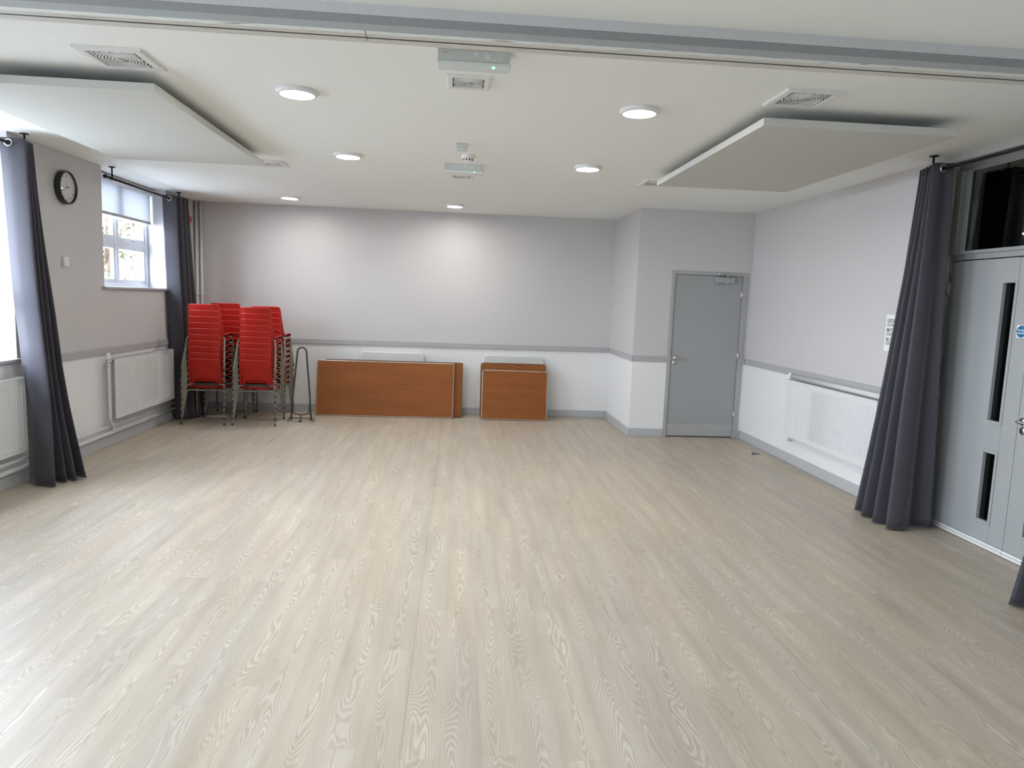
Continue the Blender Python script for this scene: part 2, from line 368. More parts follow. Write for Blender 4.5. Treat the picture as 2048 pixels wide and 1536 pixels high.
struct(mb.build('wall_left'), 'left wall with window recesses, pale lavender grey above a white dado', 'wall')
mb = MB(); mb.box((XL, YB, 0), (XC+.1, YB+.2, H), M['wall']); struct(mb.build('wall_back'), 'long back wall behind the red chairs and folding tables', 'wall')
mb = MB()
mb.box((XC, YD, 0), (XC+.1, YB, H), M['wall']); struct(mb.build('wall_return'), 'short return wall left of the grey flush door', 'wall')
DX0, DX1, DZT = 2.617, 3.588, 2.078
mb = MB()
mb.box((XC+.1, YD, 0), (DX0, YD+.1, H), M['wall']); mb.box((DX0, YD, DZT), (DX1, YD+.1, H), M['wall']); mb.box((DX1, YD, 0), (XR, YD+.1, H), M['wall'])
struct(mb.build('wall_doorway'), 'wall around the grey flush door in the far right corner', 'wall')
SY0, SY1, SZT = 3.575, 5.21, 2.765
WR = .30
mb = MB()
mb.box((XR, YN, 0), (XR+WR, SY0, H), M['wall']); mb.box((XR, SY0, SZT), (XR+WR, SY1, H), M['wall']); mb.box((XR, SY1, 0), (XR+WR, YD+.1, H), M['wall'])
struct(mb.build('wall_right'), 'right wall with a radiator and a pair of glazed doors', 'wall')
mb = MB(); mb.box((XL-WT, YN-.2, 0), (XR+WR, YN, H), M['wall']); struct(mb.build('wall_near'), 'end wall of the near half of the hall', 'wall')
# corridor behind the double doors, a dark box added so glass looks dark
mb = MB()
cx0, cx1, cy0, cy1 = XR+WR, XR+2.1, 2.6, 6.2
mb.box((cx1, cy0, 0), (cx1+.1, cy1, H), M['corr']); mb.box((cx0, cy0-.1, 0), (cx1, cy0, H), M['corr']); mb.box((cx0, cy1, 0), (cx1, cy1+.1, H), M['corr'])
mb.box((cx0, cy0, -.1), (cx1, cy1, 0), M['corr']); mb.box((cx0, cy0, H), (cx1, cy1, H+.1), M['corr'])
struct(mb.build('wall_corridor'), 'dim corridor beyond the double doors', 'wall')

# dado rails, skirting
def trimobj(name, boxes, mat, label, cat, bev=.004):
    mb = MB()
    for a, b in boxes: mb.box(a, b, mat, bev)
    return struct(mb.build(name), label, cat)
T = .018
trimobj('trim_1', [((XL, W1[1]+.09, DZ0), (XL+T, YB-.0, DZ1))], M['rail'], 'grey dado rail along the left wall', 'dado rail')
trimobj('trim_2', [((XL+T, YB-T, DZ0), (XC-T, YB, DZ1))], M['rail'], 'grey dado rail along the back wall', 'dado rail')
trimobj('trim_3', [((XC-T, YD-T, DZ0), (XC, YB, DZ1)), ((XC, YD-T, DZ0), (DX0, YD, DZ1))], M['rail'], 'grey dado rail wrapping the corner beside the flush door', 'dado rail')
trimobj('trim_4', [((XR-T, SY1+.02, DZ0), (XR, YD-T, DZ1)), ((DX1, YD-T, DZ0), (XR-T, YD, DZ1))], M['rail'], 'grey dado rail along the right wall', 'dado rail')
trimobj('trim_5', [((XL, YN, DZ0), (XL+T, W1[0]-.06, DZ1)), ((XR-T, YN, DZ0), (XR, SY0-.02, DZ1))], M['rail'], 'grey dado rail of the near half of the hall', 'dado rail')
trimobj('baseboard_left', [((XL, YN, 0), (XL+.02, YB, BBH))], M['base'], 'grey skirting board along the left wall', 'skirting')
trimobj('baseboard_back', [((XL+.02, YB-.02, 0), (XC-.02, YB, BBH))], M['base'], 'grey skirting board along the back wall', 'skirting')
trimobj('baseboard_return', [((XC-.02, YD-.02, 0), (XC, YB, BBH)), ((XC, YD-.02, 0), (DX0, YD, BBH))], M['base'], 'grey skirting board around the corner by the flush door', 'skirting')
trimobj('baseboard_right', [((XR-.02, SY1+.02, 0), (XR, YD-.02, BBH)), ((DX1, YD-.02, 0), (XR-.02, YD, BBH)), ((XR-.02, YN, 0), (XR, SY0-.02, BBH))], M['base'], 'grey skirting board along the right wall', 'skirting')

# downstand beam with sliding track slot
mb = MB()
y0, y1 = 3.065, 3.172
mb.box((XL, y0, 2.712), (XR, y1, 2.738), M['fascia'])
mb.box((XL, y0+.004, 2.738), (XR, y1, 2.773), M['fascia_shade'])
mb.box((XL, y0, 2.773), (XR, y1, H), M['cove'])
mb.face([(XL, y0, 2.773), (XR, y0, 2.773), (XR, y0-.022, H), (XL, y0-.022, H)], M['cove'])
for a, b in ((-3.55, -.409), (-.405, 3.63)):
    mb.box((a, y0+.002, 2.700), (b, 3.106, 2.712), M['chip']); mb.box((a, 3.123, 2.700), (b, y1, 2.712), M['chip'])
mb.box((XL, 3.106, 2.7012), (XR, 3.123, 2.712), M['slot'])
struct(mb.build('trim_6'), 'grey ceiling beam with a dark track slot and chipped cream edges', 'beam')

# ------------------------------------------------------------------ left windows
def window(nm, y0, y1, z0, xf, label, mull=True):
    zt = H
    root = struct(empty(nm, (XL, (y0+y1)/2, z0)), label, 'window'); ox, oy, oz = root.location
    def part(name, boxes, mat, bev=.004, par=root):
        mb = MB()
        for a, b in boxes: mb.box(tuple(p-q for p, q in zip(a, (ox,oy,oz))), tuple(p-q for p, q in zip(b, (ox,oy,oz))), mat, bev)
        return mb.build(name, par)
    part('window_sill', [((XL-.20, y0, z0), (XL, y1, z0+.024)), ((XL, y0-.05, z0), (XL+.035, y1+.05, z0+.024))], M['rail'])
    f = .05; x0, x1 = xf-.07, xf
    zb = z0+.024; ztr = zb + .455; ym = (y0+y1)/2
    part('window_frame', [((x0, y0, zb), (x1, y0+f, zt)), ((x0, y1-f, zb), (x1, y1, zt)), ((x0, y0+f, zb), (x1, y1-f, zb+f)), ((x0, y0+f, zt-.06), (x1, y1-f, zt)),
                          ((x0, ym-.03, zb+f), (x1, ym+.03, zt-.06)), ((x0, y0+f, ztr), (x1, ym-.03, ztr+.07)), ((x0, ym+.03, ztr), (x1, y1-f, ztr+.07))], M['whitep'])
    for (ya, yb) in ((y0+f, ym-.03), (ym+.03, y1-f)):
        for (za, zc) in ((zb+f, ztr), (ztr+.07, zt-.06)):
            g = .035; xs0, xs1 = xf-.055, xf-.015
            s = part('window_sash', [((xs0, ya, za), (xs1, ya+g, zc)), ((xs0, yb-g, za), (xs1, yb, zc)), ((xs0, ya+g, za), (xs1, yb-g, za+g)), ((xs0, ya+g, zc-g), (xs1, yb-g, zc))], M['whitep'], .003)
            part('window_pane', [((xf-.037, ya+g, za+g), (xf-.033, yb-g, zc-g))], M['glass'], 0, s)
    # stay on the upper far sash
    mb = MB(); yy = ym+.12
    mb.tube([(xf-.01-ox, yy-oy, ztr+.085-oz), (xf+.025-ox, yy+.10-oy, ztr+.085-oz), (xf+.02-ox, yy+.30-oy, ztr+.078-oz)], .006, M['steel'], 8)
    mb.box((xf-.015-ox, yy+.26-oy, ztr+.072-oz), (xf+.01-ox, yy+.34-oy, ztr+.09-oz), M['steel'], .002)
    mb.build('casement_stay', root)
    return root
XF = -3.77
window('window_1', *W1, XF, 'tall left window partly hidden by the nearer grey curtain')
window('window_2', *W2, XF, 'far left window with a half lowered white roller blind')
window('window_3', *W0, XF, 'window of the near half beside the camera')
window('window_4', *W00, XF, 'rearmost window of the near half')
# roller blind in window 2
root = tag(empty('roller_blind', (XF+.045, (W2[0]+W2[1])/2, 2.76)), 'white roller blind half lowered in the far left window', 'blind')
mb = MB(); hw = (W2[1]-W2[0])/2-.012
mb.box((-.03, -hw, -.035), (.04, hw, .035), M['whitep'], .006); mb.build('cassette', root)
mb = MB()
nb = 24
for i in range(nb):
    ya, yb = -hw+.02+i*(2*hw-.04)/nb, -hw+.02+(i+1)*(2*hw-.04)/nb
    mb.box((-.001, ya, -.345), (.0005, yb, -.03), M['blind'])
mb.build('blind_cloth', root)
mb = MB(); mb.box((-.008, -hw+.015, -.375), (.008, hw-.015, -.343), M['rail'], .004); mb.build('bottom_bar', root)
mb = MB(); mb.tube([(.03, hw-.01, -.03), (.03, hw-.01, -.62)], .0025, M['white'], 6); mb.build('pull_cord', root)

# ------------------------------------------------------------------ door 1 (flush)
root = struct(empty('door_1', (DX0, YD, 0)), 'grey flush door with lever handle and steel kick plate in the far corner', 'door')
W = DX1-DX0; f = .045
mb = MB()
mb.box((0, -.012, 0), (f, .09, DZT), M['frame'], .003); mb.box((W-f-.02, -.012, 0), (W, .09, DZT), M['frame'], .003); mb.box((f, -.012, DZT-f), (W-f-.02, .09, DZT), M['frame'], .003)
mb.build('door_frame', root)
lx0, lx1, lz0, lz1 = f+.004, W-f-.024, .012, DZT-f-.004
mb = MB(); mb.box((lx0, .006, lz0), (lx1, .05, lz1), M['door'], .002); leaf = mb.build('door_leaf', root)
mb = MB(); mb.box((f, .05, 0), (W-f-.02, .095, DZT-f), M['dark']); mb.build('door_rebate', root)
mb = MB(); mb.box((lx0+.004, .003, lz0+.006), (lx1-.004, .006, .165), M['plate'], .001)
for k in range(4):
    for zz in (.03, .15): mb.lathe([(0, .0015), (.005, .0022), (.005, .003)], M['steel'], 'y', (lx0+.05+k*(lx1-lx0-.1)/3, 0, zz), 10)
mb.build('kick_plate', leaf)
hx = .105
mb = MB(); mb.lathe([(0, -.008), (.024, -.008), (.026, .006)], M['steel'], 'y', (hx, 0, 1.0), 20)
mb.tube(smooth_path([(hx, -.005, 1.0), (hx, -.045, 1.0), (hx+.012, -.058, 1.0), (hx+.03, -.06, 1.0), (hx+.135, -.055, .997)], 4), .0095, M['steel'], 10); mb.build('door_handle', leaf)
mb = MB(); mb.lathe([(0, -.004), (.024, -.004), (.026, .006)], M['steel'], 'y', (hx-.005, 0, .938), 20); mb.box((hx-.008, -.006, .925), (hx-.002, -.004, .948), M['dark']); mb.build('keyhole_escutcheon', leaf)
for zz in (.296, 1.047, 1.808):
    mb = MB(); mb.tube([(lx1+.004, -.010, zz-.05), (lx1+.004, -.010, zz+.05)], .008, M['steel'], 10); mb.box((lx1-.012, -.006, zz-.05), (lx1+.016, .007, zz+.05), M['steel'], .001); mb.build('hinge', leaf)
mb = MB(); mb.box((.555, -.052, 1.945), (.785, .005, 2.012), M['door'], .004); mb.lathe([(0, -.012), (.012, -.010), (.012, 0)], M['steel'], 'z', (.69, -.028, 1.945), 12)
mb.tube([(.70, -.03, 2.012), (.70, -.03, 2.045)], .012, M['steel'], 10); mb.tube([(.70, -.03, 2.04), (.62, -.05, 2.046), (.60, -.02, 2.048)], .007, M['steel'], 8)
mb.box((.585, -.024, 2.036), (.625, -.010, 2.062), M['steel'], .002); mb.build('door_closer', leaf)

# ------------------------------------------------------------------ door 2 (double, with glass over)
XD = 3.785
root = struct(empty('door_2', (XD, SY0, 0)), 'pair of pale grey doors with slim vision panels and a dark glass panel above', 'door')
ox, oy = XD, SY0
def dbox(mb, xa, ya, za, xb, yb, zb, mat, bev=.003): mb.box((xa, ya-oy, za), (xb, yb-oy, zb), mat, bev)
mb = MB(); yl, yr = 3.590, 5.192
dbox(mb, -.010, SY0, 0, .10, yl-.004, SZT, M['frame2']); dbox(mb, -.010, yr+.004, 0, .10, SY1, SZT, M['frame2'])
dbox(mb, -.010, yl-.004, 2.725, .10, yr+.004, SZT, M['frame2']); dbox(mb, -.004, yl-.004, 2.060, .10, yr+.004, 2.100, M['frame2'])
# stepped frame of the glazed panel above
for (e, d) in ((0, -.030), (.055, -.024), (.105, -.018)):
    e2 = e+.06 if e < .1 else .137
    dbox(mb, d-.006, yr+.004-e2, 2.100, .09, yr+.004-e, 2.725, M['frame2'], .004); dbox(mb, d-.006, yl-.004+e, 2.100, .09, yl-.004+e2, 2.725, M['frame2'], .004)
dbox(mb, -.024, yl+.13, 2.100, .09, yr-.13, 2.126, M['frame2']); dbox(mb, -.024, yl+.13, 2.708, .09, yr-.13, 2.727, M['frame2'])
mb.build('door_frame', root)
mb = MB(); dbox(mb, -.016, yl+.12, 2.115, -.010, yr-.12, 2.715, M['glassdark'], 0); mb.build('glass_panel', root)
def leaf2(ya, yb, va, vb):
    mb = MB(); z0, z1 = .050, 2.053; x0, x1 = .0, .048
    A, B = (.182, .702), (.900, 1.898)
    dbox(mb, x0, ya, z0, x1, va, z1, M['door2']); dbox(mb, x0, vb, z0, x1, yb, z1, M['door2'])
    for (p, q) in ((z0, A[0]), (A[1], B[0]), (B[1], z1)): dbox(mb, x0, va, p, x1, vb, q, M['door2'], 0)
    lf = mb.build('door_leaf', root)
    for (p, q) in (A, B):
        mb = MB(); w = .017
        for (a1, p1, a2, p2) in ((va-.006, p-.006, va+w, q+.006), (vb-w, p-.006, vb+.006, q+.006), (va+w, p-.006, vb-w, p+w), (va+w, q-w, vb-w, q+.006)):
            dbox(mb, -.007, a1, p1, .020, a2, p2, M['door2'], .002)
        mb.build('vision_bead', lf)
        mb = MB(); dbox(mb, .022, va, p, .028, vb, q, M['glassdark'], 0); mb.build('vision_pane', lf)
    mb = MB(); dbox(mb, -.008, ya, .004, .045, yb, .047, M['white'], .004); dbox(mb, -.011, ya, .026, .0, yb, .031, M['rail'], .001); mb.build('drop_seal', lf)
    return lf
lfA = leaf2(4.393, 5.190, 4.530, 4.672); lfB = leaf2(3.592, 4.389, 4.110, 4.252)
for zz in (.30, 1.04, 1.85):
    mb = MB(); mb.tube([(-.014, yr-oy, zz-.05), (-.014, yr-oy, zz+.05)], .009, M['steel'], 8); dbox(mb, -.010, yr-.014, zz-.05, .006, yr+.016, zz+.05, M['steel'], .001); mb.build('hinge', lfA)
mb = MB(); hy = 4.345-oy
mb.lathe([(0, -.010), (.026, -.010), (.026, .002)], M['steel'], 'x', (0, hy, .955), 20)
mb.tube(smooth_path([(-.008, hy, .955), (-.045, hy, .955), (-.055, hy-.012, .955), (-.057, hy-.03, .955), (-.053, hy-.125, .955)], 4), .0095, M['steel'], 10); mb.build('door_handle', lfB)
mb = MB(); mb.lathe([(0, -.008), (.026, -.008), (.026, .002)], M['steel'], 'x', (0, hy-.008, .895), 20); mb.box((-.010, hy-.011, .882), (-.008, hy-.005, .906), M['dark']); mb.build('keyhole_escutcheon', lfB)
# fire door sign
root = tag(empty('fire_door_sign', (XD, 4.452, 1.552)), 'round blue fire door notice on a small white square on the double doors', 'sign')
mb = MB(); mb.box((-.0012, -.042, -.042), (-.0001, .042, .042), M['paper'], 0); mb.build('backing', root)
mb = MB(); mb.lathe([(0, -.0028), (.040, -.0028), (.040, -.001)], M['blue'], 'x', (0, 0, 0), 36); mb.build('blue_disc', root)
# text plane: faces -x ; reading direction goes toward -y
MW = Matrix(((0, 0, -1, 0), (-1, 0, 0, 0), (0, 1, 0, 0), (0, 0, 0, 1)))
def onright(y, z, x=-.003): return Matrix.Translation((x, y, z)) @ MW
text_mesh('lettering', 'Fire door', .0165, M['paper'], onright(0, .004), root, .0004, 'CENTER')
text_mesh('lettering', 'keep shut', .0165, M['paper'], onright(0, -.015), root, .0004, 'CENTER')
# poster
root = tag(empty('poster', (XR, 5.61, 1.48)), 'white paper poster with three bold black headings taped to the right wall', 'poster')
mb = MB(); mb.box((-.0012, -.105, -.1525), (-.0002, .105, .1525), M['paper']); mb.build('sheet', root)
for (t, z) in (('CATCH IT', .087), ('BIN IT', .010), ('KILL IT', -.068)):
    text_mesh('heading', t, .042, M['ink'], onright(.086, z, -.0016), root, .0009, sx=.64)
    mb = MB()
    for k in range(4):
        w = random.uniform(.07, .15) if k == 3 else random.uniform(.14, .17)
        yy = .088; zz = z-.009-k*.0065
        while w > 0:
            l = random.uniform(.008, .018); mb.box((-.0018, yy-l, zz-.0032), (-.0012, yy, zz), M['ink']); yy -= l+.003; w -= l+.003
    mb.build('small_print', root)

# ------------------------------------------------------------------ radiators
def radiator(x, y0, y1, z0, z1, side, label, n, valve_side):
    # side = +1 : on the left wall, front faces +x ; -1 on the right wall
    root = tag(empty('radiator', (x, (y0+y1)/2, z0)), label, 'radiator', 'white panel radiators on the side walls')
    w = (y1-y0)/2; h = z1-z0; d = .10*side
    mb = MB()
    # fluted front: continuous pressed sheet
    k = mb.mi(M['rad']); xs = d; m = 0.022
    ys = [-w+m]
    prof = [(-w, 0.0), (-w+m, 0.0)]
    P = (2*w-2*m)/n
    for i in range(n):
        a = -w+m+i*P
        prof += [(a+P*.22, 0), (a+P*.36, -.0085), (a+P*.64, -.0085), (a+P*.78, 0)]
    prof += [(w-m, 0), (w, 0)]
    rows = [(0.0, 0), (.030, 0), (.050, 1), (h-.062, 1), (h-.042, 0), (h, 0)]
    grid = [[mb.bm.verts.new((xs + side*dx*on, yy, zz)) for (yy, dx) in prof] for (zz, on) in rows]
    for r in range(len(rows)-1):
        for c in range(len(prof)-1):
            f = mb.bm.faces.new((grid[r][c], grid[r][c+1], grid[r+1][c+1], grid[r+1][c])); f.material_index = k
    # rolled rims
    for (za, zb) in ((-.004, .008), (h-.008, h+.004)): mb.box((xs-.012*side, -w, za), (xs+.003*side, w, zb), M['rad'], .003)
    for (ya, yb) in ((-w-.003, -w+.008), (w-.008, w+.003)): mb.box((xs-.012*side, ya, 0), (xs+.003*side, yb, h), M['rad'], .003)
    mb.build('front_panel', root)
    mb = MB(); mb.box((.025*side, -w+.01, .005), (.04*side, w-.01, h-.005), M['rad'], .003); mb.build('back_panel', root)
    mb = MB()
    nf = max(8, int(n*1.0))
    for i in range(nf):
        yy = -w+.02+i*(2*w-.04)/(nf-1); mb.box((.04*side, yy-.001, .02), (d-.004*side, yy+.001, h-.03), M['grille'])
    mb.build('convector_fins', root)
    mb = MB(); mb.box((.028*side, -w, h-.006), (d-.002*side, w, h+.004), M['rad'], .002)
    for i in range(int(w*2/.025)):
        yy = -w+.02+i*.025; mb.box((.040*side, yy, h+.003), (d-.012*side, yy+.010, h+.0055), M['grille'])
    mb.build('top_grille', root)
    for yy in (-w+.22, w-.22):
        mb = MB(); mb.box((0.001*side, yy-.015, .05), (.026*side, yy+.015, h-.04), M['rad']); mb.build('bracket', root)
    if valve_side:
        vy = (w+.03)*valve_side
        mb = MB(); mb.lathe([(0, 0), (.018, 0), (.022, .01), (.022, .055), (.017, .07), (0, .072)], M['white'], 'z', (d*.62, vy, h+.002), 16); mb.box((d*.62-.014, vy-.03*(valve_side > 0)-.0, h-.05), (d*.62+.014, vy+.03*(valve_side < 0)+.0, h-.022), M['steel'], .004)
        mb.tube([(d*.62, vy, h-.055), (d*.62, vy, h+.004)], .013, M['steel'], 12); mb.build('thermostatic_valve', root)
    return root
radiator(XR, 5.573, 7.183, .310, .905, -1, 'white ribbed radiator on the right wall beside the grey curtain', 44, 1)
# lockshield at its lower far end and its feed pipe behind
mb = MB(); yv = 7.183+.0
mb.tube(smooth_path([(XR-.062, yv-.01, .285), (XR-.062, yv+.0, .262), (XR-.05, yv+.0, .250), (XR-.01, yv+.0, .250)], 4), .009, M['white'], 8); mb.lathe([(0, 0), (.016, 0), (.016, .035), (0, .04)], M['white'], 'z', (XR-.062, yv-.03, .262), 12)
tag(mb.build('lockshield_valve'), 'small white lockshield valve under the right wall radiator', 'valve')
mb = MB(); mb.tube([(XR-.055, 5.05, .943), (XR-.055, 7.19, .943)], .024, M['pipe'], 14); mb.tube([(XR-.055, 7.20, .94), (XR-.055, 7.215, .90)], .012, M['pipe'], 10)
tag(mb.build('heating_pipe'), 'horizontal white pipe above the right wall radiator', 'pipe')
radiator(XL, 7.385, 8.86, .290, .895, 1, 'white ribbed radiator below the far left window', 42, 0)
radiator(XL, 4.40, 5.912, .285, .880, 1, 'white ribbed radiator under the nearer left window', 40, 0)

# heating pipes on the left wall
def pipeobj(pts, r, label, extras=()):
    mb = MB(); mb.tube(pts, r, M['pipe'], 12)
    for (p, q, rr) in extras: mb.tube([p, q], rr, M['pipe'], 12)
    return tag(mb.build('heating_pipe'), label, 'pipe')
xp = XL+.048
pipeobj([(xp, 3.4, .210), (xp, 9.6, .214)], .013, 'upper of the two white pipes running low along the left wall', [((xp, y, .212), (xp, y+.03, .212), .017) for y in (6.35, 7.9, 8.3)] + [((XL, y, .212), (xp, y, .212), .006) for y in (6.9, 7.8, 5.0, 9.2)])
pipeobj([(xp, 3.4, .143), (xp, 9.6, .146)], .017, 'lower and thicker white pipe running low along the left wall', [((xp, y, .144), (xp, y+.04, .144), .022) for y in (7.40, 6.0, 8.1)] + [((XL, y, .144), (xp, y, .144), .006) for y in (6.9, 7.8, 5.0, 9.2)])
root = tag(empty('riser_pipe', (XL+.075, 7.30, 0)), 'white vertical pipe with a valve on top beside the far left radiator', 'pipe')
mb = MB(); mb.tube(smooth_path([(0, 0, .84), (0, 0, .40), (0, .0, .30), (-.01, .05, .24), (-.02, .10, .20), (-.027, .105, .165)], 5), .017, M['pipe'], 14); mb.tube([(0, 0, .83), (0, 0, .86)], .021, M['pipe'], 12); mb.build('pipe', root)
mb = MB(); mb.tube([(0, 0, .855), (0, 0, .90)], .015, M['steel'], 12); mb.tube([(0, 0, .875), (0, .085, .875)], .011, M['steel'], 12); mb.tube([(0, .03, .875), (0, .06, .875)], .017, M['steel'], 8); mb.build('valve_body', root)
mb = MB(); mb.lathe([(0, .90), (.020, .90), (.023, .91), (.021, .955), (.014, .968), (0, .97)], M['white'], 'z', (0, 0, 0), 16); mb.build('valve_head', root)
# corner pipes
for (x, r, lab) in ((-3.515, .022, 'left one of two white vertical pipes in the far left corner'), (-3.455, .018, 'right one of two white vertical pipes in the far left corner')):
    mb = MB(); yy = YB-.035-.02*(r < .02)*0; mb.tube([(x, yy, 0), (x, yy, H)], r, M['pipe'], 14)
    for zz in (.5, 1.56, 2.3): mb.tube([(x, yy, zz-.012), (x, yy, zz+.012)], r+.005, M['pipe'], 12)
    tag(mb.build('corner_pipe'), lab, 'pipe')
# red alarm
root = tag(empty('alarm_sounder', (XL, 9.54, 2.525)), 'red round fire alarm sounder on the left wall behind the far curtain', 'alarm')
mb = MB(); mb.lathe([(.045, 0), (.045, .03)], M['white'], 'x', (0,0,0), 24); mb.build('base', root)
mb = MB(); mb.lathe([(.050, .03), (.052, .045), (.050, .075), (.036, .09), (0, .092)], M['redplastic'], 'x', (0,0,0), 28); mb.build('dome', root)

# ------------------------------------------------------------------ wall fittings
root = tag(empty('wall_clock', (XL, 6.735, 2.495)), 'round black rimmed wall clock on the left wall between the curtains', 'clock')
R_ = .145
mb = MB(); mb.lathe([(0, .001), (R_, .001), (R_+.002, .004), (R_+.002, .050), (R_-.004, .056), (R_-.012, .054), (R_-.013, .030)], M['clockblk'], 'x', (0,0,0), 64); mb.build('case', root)
mb = MB(); mb.lathe([(0, .034), (R_-.012, .034), (R_-.012, .030)], M['clockface'], 'x', (0,0,0), 64, False); dial = mb.build('dial', root)
# left wall text plane faces +x; reading goes toward +y
ML = Matrix(((0, 0, 1, 0), (1, 0, 0, 0), (0, 1, 0, 0), (0, 0, 0, 1)))
for h_ in range(1, 13):
    a = h_*PI/6; rr = .104; s_ = .028
    text_mesh('numeral', str(h_), s_, M['ink'], Matrix.Translation((.0345, math.sin(a)*rr, math.cos(a)*rr-s_*.34)) @ ML, dial, .0002, 'CENTER')
def hand(nm, ang, ln, tail, w, x):
    mb = MB(); a = math.radians(ang); d = Vector((0, math.sin(a), math.cos(a))); s_ = Vector((0, math.cos(a), -math.sin(a)))
    p = [-d*tail - s_*w, d*ln - s_*w*.5, d*ln + s_*w*.5, -d*tail + s_*w]
    lo = [mb.bm.verts.new(q+Vector((x, 0, 0))) for q in p]; hi = [mb.bm.verts.new(q+Vector((x+.0012, 0, 0))) for q in p]
    k = mb.mi(M['ink'])
    for f in ((lo[3], lo[2], lo[1], lo[0]), hi): mb.bm.faces.new(f).material_index = k
    for i in range(4): mb.bm.faces.new((lo[i], lo[(i+1)%4], hi[(i+1)%4], hi[i])).material_index = k
    mb.lathe([(0, x+.002), (.005, x+.002), (.005, x-.001)], M['ink'], 'x', (0,0,0), 12)
    mb.build(nm, root)
hand('hour_hand', 80, .085, .012, .0026, .037); hand('minute_hand', 246, .108, .015, .002, .039); hand('second_hand', 333, .075, .02, .0009, .041)
mb = MB(); mb.lathe([(0, .048), (R_-.013, .047)], M['glass'], 'x', (0,0,0), 64); mb.build('clock_glass', root)

root = tag(empty('temperature_sensor', (XL, 6.712, 1.837)), 'small white square sensor box on the left wall under the clock', 'sensor')
mb = MB(); mb.box((0, -.038, -.044), (.026, .038, .044), M['white'], .006); mb.build('housing', root)
mb = MB(); mb.box((.026, -.012, -.012), (.028, .012, .012), M['white'], .001); mb.build('button', root)
def socket_double(loc, axis, label, single=False):
    root = tag(empty('power_socket', loc), label, 'socket')
    w = .043 if single else .073
    def B(a, b, mat, nm=None, bev=.002, mb=None):
        own = mb is None
        if own: mb = MB()
        s = 1 if axis == 'x+' else -1
        mb.box((a[0]*s, a[1], a[2]), (b[0]*s, b[1], b[2]), mat, bev)
        if own: return mb.build(nm, root)
    B((0, -w, -.043), (.010, w, .043), M['white'], 'face_plate', .003)
    cs = (0,) if single else (-.036, .036)
    for c in cs:
        mb = MB()
        for (dy, dz, hw_, hh) in ((0, .012, .002, .004), (-.011, -.008, .0035, .0018), (.011, -.008, .0035, .0018)): B((.0095, c+dy-hw_, dz-hh-.012), (.0105, c+dy+hw_, dz+hh-.012), M['ink'], mb=mb, bev=0)
        mb.build('pin_holes', root)
        if not single: B((.010, c-.006+(-.022 if c < 0 else .022)*0, .018), (.0135, c+.006, .034), M['white'], 'rocker_switch', .001)
    return root
socket_double((XL, 6.745, .458), 'x+', 'white double power socket low on the left wall beside the near curtain')
socket_double((XC, 8.835, .486), 'x-', 'small white socket low on the short return wall', True)

# ------------------------------------------------------------------ curtains and rods
def prof_t(P, u):
    for (a, ta), (b, tb) in zip(P, P[1:]):
        if u <= b:
            w = (u-a)/(b-a); return ta+(tb-ta)*w
    return P[-1][1]
PL_ = [(0, 0), (.15, .12), (.32, .31), (.47, .52), (.56, .72), (.65, .88), (.74, 1.02), (.85, 1.05), (1, 1)]
PR_ = [(0, 0), (.15, .08), (.33, .22), (.5, .37), (.65, .49), (.76, .62), (.875, .8), (1, 1)]
PM_ = [(u, (prof_t(PL_, u)*.6+prof_t(PR_, u)*.4)) for u in (0, .15, .32, .47, .56, .65, .74, .85, 1)]
def curtain(top, bot, ztop, zbot, rings, label, group, flare=1.25, lining=None, wob=.006, seed=1):
    rnd = random.Random(seed)
    n = len(top); cx, cy = top[0]
    root = tag(empty('curtain', (0, 0, 0)), label, 'curtain', group)
    root.location = (sum(p[0] for p in bot)/n, sum(p[1] for p in bot)/n, 0)
    lx, ly = root.location.x, root.location.y
    rows = 40; sub = 7
    lines = []
    ph = [rnd.uniform(0, 6.28) for _ in range(n)]
    for r in range(rows+1):
        u = r/rows; z = ztop+(zbot-ztop)*u
        pts = []
        for k in range(n):
            t = prof_t(flare[k], u) if isinstance(flare, (list, tuple)) else u**flare
            x = top[k][0]+(bot[k][0]-top[k][0])*t; yy = top[k][1]+(bot[k][1]-top[k][1])*t
            yy += wob*math.sin(u*5+ph[k])*u; x += wob*math.sin(u*7+ph[k]*1.7)*u*(1-u)*2
            pts.append((x, yy, 0))
        # rounded turning points
        P = smooth_path(pts, sub)
        lines.append([(p.x-lx, p.y-ly, z) for p in P])
    mb = MB(); k = mb.mi(M['curt'])
    V = [[mb.bm.verts.new(p) for p in l] for l in lines]
    for r in range(rows):
        for c in range(len(V[0])-1):
            f = mb.bm.faces.new((V[r][c], V[r][c+1], V[r+1][c+1], V[r+1][c])); f.material_index = k; f.smooth = True
    o = mb.build('drape', root, normals=True)
    md = o.modifiers.new('thickness', 'SOLIDIFY'); md.thickness = .003; md.offset = 0
    # hem at the bottom and header band edge
    mb = MB(); mb.tube([(p[0], p[1], p[2]+.004) for p in lines[-1]], .004, M['curt'], 6); mb.build('hem', root)
    for (p, nrm, rad) in rings:
        p = Vector(p)-Vector((lx, ly, 0)); nrm = Vector(nrm).normalized(); a = nrm.orthogonal().normalized(); b = nrm.cross(a)
        mb = MB(); mb.tube([p + (a*math.cos(t)+b*math.sin(t))*rad for t in [2*PI*i/28 for i in range(28)]], .0055, M['steel'], 8, closed=True)
        # dark inner mouth
        d = [p + (a*math.cos(t)+b*math.sin(t))*(rad-.002) for t in [2*PI*i/28 for i in range(28)]]
        mb.face([q - nrm*.001 for q in d], M['cap']); mb.build('eyelet', root)
    return root
CG = 'grey eyelet curtains'
ZR = 2.695
